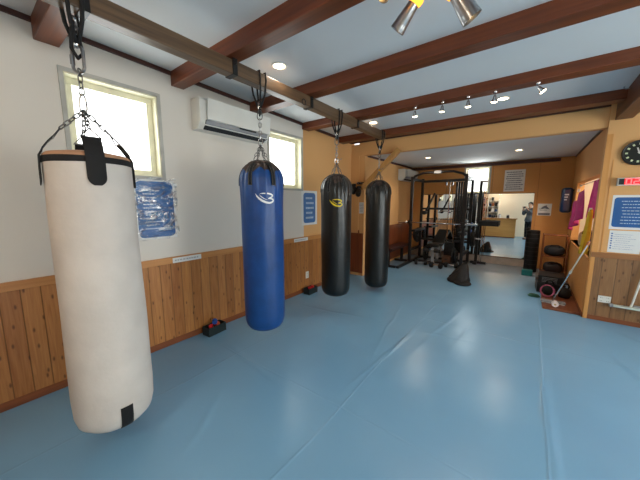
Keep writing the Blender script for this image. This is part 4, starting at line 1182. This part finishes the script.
# magenta / yellow towels hanging in the opening
rod = empty('hanging_rod', (XR2 + .05, 5.7, 1.80)); tag(rod, 'thin metal rod across the opening in the side wall that clothes hang from', 'rod')
MB().tube([(0, -.715, 0), (0, 1.395, 0)], .008, 8).build('rod_bar', M_steel, rod)
MB().lathe([(.02, 0), (.02, .01)], 14, (0, -.72, 0), 0, Matrix.Rotation(-PI / 2, 4, 'X')).build('end_socket', M_steel, rod)
MB().lathe([(.02, 0), (.02, .01)], 14, (0, 1.40, 0), 0, Matrix.Rotation(PI / 2, 4, 'X')).build('end_socket', M_steel, rod)
def towel(label, y0, y1, z0, z1, mat, seed, x=XR2 + .05, shear=0.0, cat='towel', name='hanging_towel', zd=0.0, drop=0.0):
    o = empty(name, (x, (y0 + y1) / 2, z1)); tag(o, label, cat)
    L = (y1 - y0) / 2; H = z1 - z0
    def f(u, v):
        yy = (u * 2 - 1) * L * (1 + .12 * (v - .5) * math.sin(seed + u * 3))
        g = .012 + .03 * v
        return (g * math.sin(u * 11 + seed) + .01 * math.sin(u * 23 + v * 3) - .01 * v - shear * v, yy + .03 * math.sin(v * 3 + seed) * v, -H * v * (1 - zd * (1 - u)) - drop * u)
    MB().grid(f, 24, 16).build('cloth', mat, o, solid=.006, ang=80)
    MB().box(-.015, .015, -.012, .012, -.03, .02).build('clip', M_whitep, o)
towel('bright magenta towel hanging nearest the corner post in the opening', 5.06, 5.42, 1.28, 1.79, M_pink, 1.0, x=XR2 + .03)
towel('dark magenta towel hanging behind the bright magenta one', 5.40, 6.35, 1.26, 1.68, M_pink2, 2.2, x=XR2 - .09, drop=.24)
towel('yellow towel hanging below the magenta towels by the corner post', 5.0, 5.16, .80, 1.40, M_yellow, 4.0, x=XR2 - .03)
slump('folded_clothes', 'beige bundle of clothes on the sill of the side opening', 'clothes', (XR2 + .05, 6.1, OP[2]), .05, .13, .12, M_beige, 2)
slump('folded_clothes', 'black bundle of clothes on the sill of the side opening', 'clothes', (XR2 + .05, 5.68, OP[2]), .05, .12, .14, MN, 5)

# hook rod on far beam at right
hr_ = empty('latch_rod', (.72, 4.325, 2.67)); tag(hr_, 'thin metal rod with an eye on the dark ceiling beam at right', 'rod')
MB().tube([(-.0, -.012, 0), (.35, -.012, .0)], .005, 8).build('rod_bar', M_steel, hr_)
MB().tube([(-.03 + .028 * math.cos(a), -.012, .018 * math.sin(a)) for a in [k * PI / 8 for k in range(16)]], .005, 6, closed=True).build('eye', M_steel, hr_)
MB().box(.0, .02, -.012, .006, -.012, .012).build('bracket', M_steel, hr_)

# ------------------------------------------------------------------ lamps
def downlight(label, x, y, z, r=.055):
    o = empty('downlight', (x, y, z)); tag(o, label, 'ceiling light', 'recessed downlights')
    MB().lathe([(r, .0), (r + .018, -.001), (r + .016, -.008), (r + .002, -.006), (r - .004, .0)], 32).build('trim_ring', M_whitep, o)
    MB().lathe([(r - .002, -.004), (r * .6, -.0055), (.002, -.006)], 32).build('lens', M_downl, o)
downlight('recessed round downlight in the ceiling above the blue punching bag', -1.96, 1.95, zc(1.95) - .001)
downlight('recessed round downlight between beams above the farthest bags', -2.0, 3.95, zc(3.95) - .001)
downlight('recessed round downlight between beams beyond the spotlights at right', -.36, 3.97, zc(3.97) - .001)
downlight('recessed downlight in the low back ceiling above the power rack', -1.84, 6.23, ZB - .001, .05)
downlight('recessed downlight in the low back ceiling on the right side', -.26, 6.35, ZB - .001, .05)

def spot(label, x, y, z, tilt):
    o = empty('spotlight', (x, y, z)); tag(o, label, 'spotlight', 'spotlights along the third ceiling beam')
    MB().tube([(0, 0, 0), (0, 0, -.03)], .006, 8).lathe([(.018, -.008), (.02, 0)], 14).build('stem', M_chrome, o)
    Mt = Matrix.Translation((0, 0, -.035)) @ Matrix.Rotation(tilt, 4, 'Y') @ Matrix.Rotation(.15, 4, 'X')
    MB().lathe([(.010, .0), (.014, -.01), (.017, -.03), (.027, -.055), (.029, -.06)], 20, M=Mt).build('lamp_shade', M_chrome, o, ang=60)
    MB().lathe([(.028, -.0605), (.02, -.068), (.004, -.071)], 20, M=Mt).build('bulb', M_glowc, o, ang=60)
for i, (x, t) in enumerate(((-1.20, 0.0), (-.89, .1), (-.63, 0.0), (-.385, .1), (-.04, -.7))):
    spot(('leftmost of the five small spotlights under the ceiling beam', 'second from left of the five small spotlights under the ceiling beam', 'middle one of the five small spotlights under the ceiling beam', 'second from right of the five small spotlights under the ceiling beam', 'tilted rightmost of the five small spotlights under the ceiling beam')[i], x, 3.45, 2.61, t)

# ceiling fixture with metal shades (upper edge of the photo)
fx = empty('ceiling_spot_fixture', (-.46, 1.52, 2.755)); tag(fx, 'ceiling fixture with ribbed metal shades and amber glowing collars at the top of the picture', 'ceiling light')
MB().lathe([(.10, 0), (.105, -.012), (.095, -.03), (.03, -.04)], 32).build('ceiling_rose', M_steel, fx)
def shade(p_n, p_w, r0=.03, r1=.043):
    a = Vector(p_n); b = Vector(p_w); d = b - a; L = d.length
    q = d.to_track_quat('Z', 'Y').to_matrix().to_4x4(); Mt = Matrix.Translation(a) @ q
    pr = [(r0, 0), (r0 + .001, L * .1), (r0 + (r1 - r0) * .72, L * .74), (r0 + (r1 - r0) * .70, L * .76), (r0 + (r1 - r0) * .82, L * .80), (r0 + (r1 - r0) * .80, L * .83), (r0 + (r1 - r0) * .93, L * .88), (r0 + (r1 - r0) * .92, L * .91), (r1, L)]
    pr += [(r1 - .003, L), (r0 - .002, L * .12)]
    s = MB().lathe(pr, 36, M=Mt).build('lamp_shade', M_steel, fx, ang=25)
    MB().lathe([(r0 * .5, -.055), (r0 * 1.15, -.045), (r0 * 1.35, -.02), (r0 * 1.2, .002), (r0 * .9, .006)], 28, M=Mt).build('glowing_collar', M_glowo, s)
    MB().lathe([(.012, .03), (.02, .05), (.02, L * .8), (.008, L * .88)], 18, M=Mt).build('bulb', M_glow, s)
    top = Mt @ Vector((0, 0, -.055))
    MB().tube([top, top + Vector((0, 0, .03)), Vector((top.x * .4, top.y * .4, -.03)), Vector((top.x * .2, top.y * .2, -.03))], .007, 8).build('arm', M_steel, s)
shade((-.14, .115, -.18), (-.235, .12, -.285))
shade((.06, .165, -.185), (.135, .215, -.31), .036, .050)
shade((.14, -.10, -.18), (.22, -.15, -.285))
shade((-.12, -.12, -.18), (-.18, -.2, -.285))

# ------------------------------------------------------------------ behind the photographer (seen in the mirror)
ct = empty('reception_counter', (-1.35, -1.05, 0)); tag(ct, 'light wood reception counter reflected in the mirror', 'counter')
MB().box(-1.1, 1.1, -.2, .2, 0.04, .92).build('counter_body', M_counter, ct, bevel=.004)
MB().box(-1.15, 1.15, -.26, .30, .92, .96).build('counter_top', wood('counter_top_wood', rgb(176, 112, 56), rgb(204, 140, 76), 'X', .4), ct, bevel=.005)
MB().box(-1.1, 1.1, -.18, .185, 0, .04).build('kick_board', M_baseX, ct)
sh = empty('wall_shelf_unit', (-1.55, -1.98, 0)); tag(sh, 'open white shelf unit with dark items behind the counter, seen in the mirror', 'shelf')
m = MB()
for x in (-.5, -.02, .46): m.box(x, x + .03, -.1, .14, .1, 2.05)
m.build('side_panel', M_whitep, sh, bevel=.002)
for z in (.95, 1.25, 1.55, 1.85): MB().box(-.47, .46, -.1, .14, z, z + .02).build('shelf_board', M_whitep, sh, bevel=.002)
rnd = random.Random(5); n = 0
cols = [M_blackp, M_darkred, M_paper, M_dblue, M_base]
for zi, z in enumerate((.97, 1.27, 1.57, 1.87)):
    x = -.44
    while x < .40:
        w = rnd.uniform(.07, .13)
        if not (-.1 < x < 0.02) and rnd.random() < .8:
            hh = rnd.uniform(.12, .22)
            o = empty('storage_box', (-1.55 + x + w / 2, -1.93, z)); tag(o, 'small %s box on the %s shelf behind the counter' % ({0: 'black', 1: 'dark brown', 2: 'white', 3: 'navy blue', 4: 'wood coloured'}[n % 5], ('lowest', 'second', 'third', 'top')[zi]), 'box', 'boxes on the shelves behind the counter')
            MB().box(-w / 2 + .008, w / 2 - .008, -.07, .07, 0, hh * .8).build('box_body', cols[n % 5], o, bevel=.004)
            MB().box(-w / 2 + .006, w / 2 - .006, -.072, .072, hh * .8, hh * .8 + .02).build('lid', cols[n % 5], o, bevel=.003)
            n += 1
        x += w + .02
for i, (x, h, mt, lb_) in enumerate(((-1.9, .22, M_blackp, 'black jar nearest the left end of the reception counter'), (-1.25, .16, M_blackp, 'black jar in the middle of the reception counter'), (-.95, .2, M_paper, 'white jar on the reception counter'), (-.6, .17, M_darkred, 'dark brown jar near the right end of the reception counter'))):
    o = empty('storage_jar', (x, -1.05, .96)); tag(o, lb_, 'jar')
    MB().lathe([(.05, 0), (.06, .01), (.06, h * .75), (.045, h * .86)], 20).build('jar_body', mt, o)
    MB().lathe([(.048, h * .86), (.048, h), (.03, h + .004)], 20).build('lid', M_greyp, o)

# ------------------------------------------------------------------ the person holding the phone (stands behind the camera, seen in the mirror)
def person():
    F = Vector((-math.sin(math.radians(37.3)), math.cos(math.radians(37.3)), 0)); R = Vector((F.y, -F.x, 0)); U = Vector((0, 0, 1))
    base = -F * .42 ; base.z = 0
    root = empty('person', base); tag(root, 'person in grey shirt and black trousers photographing with a raised phone, reflected in the mirror', 'person')
    def P(r, f, z): return R * r + F * f + U * z
    def skin(name, joints, edges, radii, mats, parent, rootv=0, remesh=None, extra=None, sub=2):
        me = bpy.data.meshes.new(name); me.from_pydata([tuple(j) for j in joints], edges, [])
        o = bpy.data.objects.new(name, me); C.objects.link(o)
        o.modifiers.new('Skin', 'SKIN')
        sv = me.skin_vertices[0].data if len(me.skin_vertices) else None
        if sv is None:
            bm = bmesh.new(); bm.from_mesh(me); bm.verts.layers.skin.verify(); bm.to_mesh(me); bm.free(); sv = me.skin_vertices[0].data
        for i, r in enumerate(radii): sv[i].radius = (r, r) if not isinstance(r, tuple) else r
        sv[rootv].use_root = True
        s = o.modifiers.new('Sub', 'SUBSURF'); s.levels = sub; s.render_levels = sub
        dg = bpy.context.evaluated_depsgraph_get(); dg.update()
        ev = o.evaluated_get(dg); m2 = bpy.data.meshes.new_from_object(ev)
        bpy.data.objects.remove(o)
        if extra:
            mb = MB(); mb.v = [tuple(v.co) for v in m2.vertices]; mb.f = [tuple(p.vertices) for p in m2.polygons]; mb.m = [0] * len(mb.f)
            extra(mb); oo = mb.build(name, mats, parent, ang=80)
        else:
            m2.materials.clear()
            oo = bpy.data.objects.new(name, m2); C.objects.link(oo); oo.parent = parent; m2.materials.append(mats); m2.shade_smooth()
        if remesh:
            rm = oo.modifiers.new('Remesh', 'REMESH'); rm.mode = 'VOXEL'; rm.voxel_size = remesh; rm.use_smooth_shade = True
            sm = oo.modifiers.new('Smooth', 'SMOOTH'); sm.iterations = 2
        return oo
    hz = 1.60   # eye height
    ph = Vector((0, .42 - .045, 1.5))           # phone position (r, f, z)
    J = [P(0, 0, .93), P(0, 0, 1.08), P(0, -.01, 1.25), P(0, -.01, 1.40), P(0, 0, 1.47), P(0, .01, 1.54),            # 0-5 spine, neck
         P(-.17, 0, 1.40), P(-.25, .08, 1.17), P(-.13, .26, 1.36), P(-.085, .33, 1.44),                                # 6-9 left arm
         P(.17, 0, 1.40), P(.25, .08, 1.17), P(.13, .26, 1.36), P(.085, .33, 1.44),                                    # 10-13 right arm
         P(-.09, 0, .88), P(-.10, .02, .50), P(-.11, -.01, .10), P(-.12, .12, .035),                                   # 14-17 left leg
         P(.09, 0, .88), P(.10, .02, .50), P(.11, -.01, .10), P(.12, .12, .035)]
    E_ = [(0, 1), (1, 2), (2, 3), (3, 4), (4, 5), (3, 6), (6, 7), (7, 8), (8, 9), (3, 10), (10, 11), (11, 12), (12, 13), (0, 14), (14, 15), (15, 16), (16, 17), (0, 18), (18, 19), (19, 20), (20, 21)]
    Rd = [.13, .115, .125, .12, .06, .055, .055, .042, .031, .028, .055, .042, .031, .028, .09, .058, .042, .034, .09, .058, .042, .034]
    def ell(mb, c, rx, ry, rz_, n=20, k=12):
        def f(u, v):
            a = u * 2 * PI; p = (v - .5) * PI * .999
            return c + R * (rx * math.cos(p) * math.cos(a)) + F * (ry * math.cos(p) * math.sin(a)) + U * (rz_ * math.sin(p))
        mb.grid(f, n, k, closed_u=True)
    def extra(mb):
        ell(mb, P(0, .02, hz + .02), .076, .092, .112)                 # skull
        ell(mb, P(0, .045, hz - .065), .055, .062, .055)               # jaw
        mb.tube([P(0, .105, hz + .0), P(0, .125, hz - .035), P(0, .112, hz - .045)], [.008, .015, .010], 8)   # nose
        for s in (-1, 1):
            ell(mb, P(s * .078, .01, hz - .015), .012, .020, .032, 10, 8)   # ears
        ell(mb, P(0, .102, hz - .075), .024, .012, .006, 10, 6); ell(mb, P(0, .100, hz - .088), .020, .012, .007, 10, 6)   # lips
        # hands round the phone: palm plus four fingers and a thumb each
        for s in (-1, 1):
            w = P(s * .085, .33, 1.44); pc = P(s * .082, .345, 1.485)
            mb.tube([w, pc, P(s * .080, .35, 1.515)], [.026, .03, .024], 12)
            for k in range(4):
                z = 1.475 + k * .019; l = (1.0, 1.08, 1.0, .8)[k]
                mb.tube([P(s * .086, .352, z), P(s * .083, .352 + .036 * l, z + .004), P(s * .066, .352 + .050 * l, z + .006), P(s * (.066 - .016 * l), .352 + .046 * l, z + .006)], [.0105, .0095, .0088, .0075], 8)
            mb.tube([P(s * .078, .335, 1.47), P(s * .066, .333, 1.50), P(s * .052, .345, 1.515)], [.012, .011, .009], 8)
    body = skin('person_body', J, E_, Rd, M_skin, root, remesh=.007, extra=extra)
    # eyes
    for s in (-1, 1):
        mb = MB(); ell(mb, P(s * .031, .098, hz + .005), .012, .008, .0075, 12, 8); mb.build('eye', M_whitep, root)
        mb = MB(); ell(mb, P(s * .031, .1045, hz + .005), .005, .003, .005, 10, 6); mb.build('pupil', M_hair, root)
        mb = MB(); mb.tube([P(s * .048, .092, hz + .026), P(s * .031, .104, hz + .031), P(s * .014, .108, hz + .027)], .0035, 6); mb.build('eyebrow', M_hair, root)
    def hairf(u, v):
        a = u * 2 * PI; p = -.25 + v * (PI / 2 + .25)
        front = max(0, math.sin(a))
        if front > 0: p = max(p, .55 * front + v * .4) if v < .5 else max(p, .55 * front)
        k = 1 + .02 * math.sin(a * 13) + .02 * math.sin(a * 7 + v * 9)
        return P(0, .015, hz + .025) + R * (.084 * k * math.cos(p) * math.cos(a)) + F * (.102 * k * math.cos(p) * math.sin(a)) + U * (.124 * math.sin(p))
    MB().grid(hairf, 36, 14, closed_u=True).build('hair', M_hair, root, solid=.012, ang=80)
    # shirt (torso and sleeves to the wrist) and trousers
    dg = bpy.context.evaluated_depsgraph_get(); dg.update()
    m3 = bpy.data.meshes.new_from_object(body.evaluated_get(dg))
    bm = bmesh.new(); bm.from_mesh(m3); bm.normal_update()
    def inside(v):
        c = v.co; f = c.dot(F); rr = c.dot(R)
        if c.z < .86 or c.z > 1.475: return False
        if f > .285 and abs(rr) < .2: return False          # wrists and hands stay bare
        return c.z < 1.45 or abs(rr) > .06
    bmesh.ops.delete(bm, geom=[v for v in bm.verts if not inside(v)], context='VERTS')
    for v in bm.verts:
        k = .014 + max(0, min(1, (1.28 - v.co.z) / .3)) * .034 * (1 if abs(v.co.dot(R)) < .17 else .3)
        n_ = v.normal.copy(); k += .003 * math.sin(v.co.z * 60 + v.co.dot(R) * 25)
        v.co += n_ * k
    bm.to_mesh(m3); bm.free()
    m3.materials.clear(); m3.materials.append(M_shirt); m3.shade_smooth(); m3.name = 'shirt'
    so = bpy.data.objects.new('shirt', m3); C.objects.link(so); so.parent = root
    md = so.modifiers.new('Solid', 'SOLIDIFY'); md.thickness = .006; md.offset = 0
    JT = [P(0, 0, 1.0), P(0, 0, .92), P(-.09, 0, .84), P(-.10, .02, .50), P(-.11, -.005, .09), P(.09, 0, .84), P(.10, .02, .50), P(.11, -.005, .09)]
    skin('trousers', JT, [(0, 1), (1, 2), (2, 3), (3, 4), (1, 5), (5, 6), (6, 7)], [.138, .140, .112, .08, .066, .112, .08, .066], M_pants, root, remesh=.008)
    for s in (-1, 1):
        mb = MB()
        def sf(u, v, s=s):
            a = u * 2 * PI; p = (v - .5) * PI * .999; c_ = math.cos(p)
            f = .065 + .145 * c_ * math.sin(a) - .02
            return P(s * .115 + .052 * c_ * math.cos(a), f, max(0.0, .042 + .045 * math.sin(p) * (1.2 if math.sin(a) < 0 else .9)))
        mb.grid(sf, 20, 12, closed_u=True); mb.build('shoe', M_blackp, root, ang=80)
    # phone
    ph = empty('smartphone', CP - F * .055 + Vector((0, 0, -.0))); tag(ph, 'black smartphone held up in both hands, seen in the mirror', 'phone')
    ph.rotation_euler = (0, 0, math.radians(37.3))
    MB().box(-.078, .078, -.004, .004, -.036, .036).build('phone_body', M_blackp, ph, bevel=.003)
    MB().box(-.072, -.040, .004, .006, .0, .030).build('camera_bump', M_greyp, ph, bevel=.001)
    MB().box(-.073, .073, -.0048, -.004, -.032, .032).build('screen', M_dblue, ph)
person()

# ------------------------------------------------------------------ lights
def area(name, loc, rot, sx, sy, power, col=(1, 1, 1)):
    l = bpy.data.lights.new(name, 'AREA'); l.shape = 'RECTANGLE'; l.size = sx; l.size_y = sy; l.energy = power; l.color = col
    o = bpy.data.objects.new(name, l); C.objects.link(o); o.location = loc; o.rotation_euler = rot
    return o
R90 = PI / 2
DAY = (0.93, 0.97, 1.0)
# daylight outside the windows
area('daylight_left', (XL - .5, (W1[0] + W1[1]) / 2, (W1[2] + W1[3]) / 2 + .1), (0, -R90, 0), 1.3, 1.3, 40, DAY)
area('daylight_left.001', (XL - .5, (W2[0] + W2[1]) / 2, (W2[2] + W2[3]) / 2 + .1), (0, -R90, 0), 1.3, 1.3, 40, DAY)
area('daylight_back', ((WB[0] + WB[1]) / 2, YB + .45, (WB[2] + WB[3]) / 2), (-R90, 0, 0), 0.9, 0.9, 95, DAY)
area('daylight_right', (XR + .5, 0.0, 1.6), (0, R90, 0), 2.0, 1.9, 240, DAY)
area('daylight_right.001', (XR + .5, 2.8, 1.6), (0, R90, 0), 2.0, 1.9, 240, DAY)
def point(name, loc, power, col, r=.05, spot=None):
    l = bpy.data.lights.new(name, 'SPOT' if spot else 'POINT'); l.energy = power; l.color = col; l.shadow_soft_size = r
    if spot: l.spot_size = spot; l.spot_blend = .6
    o = bpy.data.objects.new(name, l); C.objects.link(o); o.location = loc
    return o
WARM = (1.0, .84, .66)
point('bay_lamp', (-1.84, 6.23, ZB - .05), 16, WARM, .05, 2.6)
point('bay_lamp.001', (-.26, 6.35, ZB - .05), 16, WARM, .05, 2.6)
point('room_lamp', (-1.96, 1.95, 2.70), 5, WARM, .05, 2.6)
point('room_lamp.001', (-2.0, 3.95, 2.68), 6, WARM, .05, 2.6)
point('room_lamp.002', (-.36, 3.97, 2.66), 8, WARM, .05, 2.6)
point('alcove_lamp', (1.35, 5.8, 2.2), 26, (1, .97, .88), .15)
point('reception_lamp', (-1.0, -1.3, 2.3), 20, WARM, .1)
for i, x in enumerate((-1.20, -.89, -.63, -.385, -.04)):
    point('spot_lamp', (x, 3.45, 2.48), 2.0, WARM, .03, 2.4)

# ------------------------------------------------------------------ world
w = bpy.data.worlds.new('World'); bpy.context.scene.world = w; w.use_nodes = True
nt = w.node_tree; bg = nt.nodes['Background']
sky = nt.nodes.new('ShaderNodeTexSky'); sky.sky_type = 'HOSEK_WILKIE'; sky.turbidity = 6; sky.sun_direction = (0.5, -.3, .8)
mx = nt.nodes.new('ShaderNodeMix'); mx.data_type = 'RGBA'; mx.inputs[0].default_value = .8
nt.links.new(sky.outputs[0], mx.inputs[6]); mx.inputs[7].default_value = (1, 1, 1, 1)
nt.links.new(mx.outputs[2], bg.inputs['Color']); bg.inputs['Strength'].default_value = 1.2

sc = bpy.context.scene
sc.view_settings.view_transform = 'Standard'
sc.view_settings.look = 'None'
sc.view_settings.exposure = 0.66
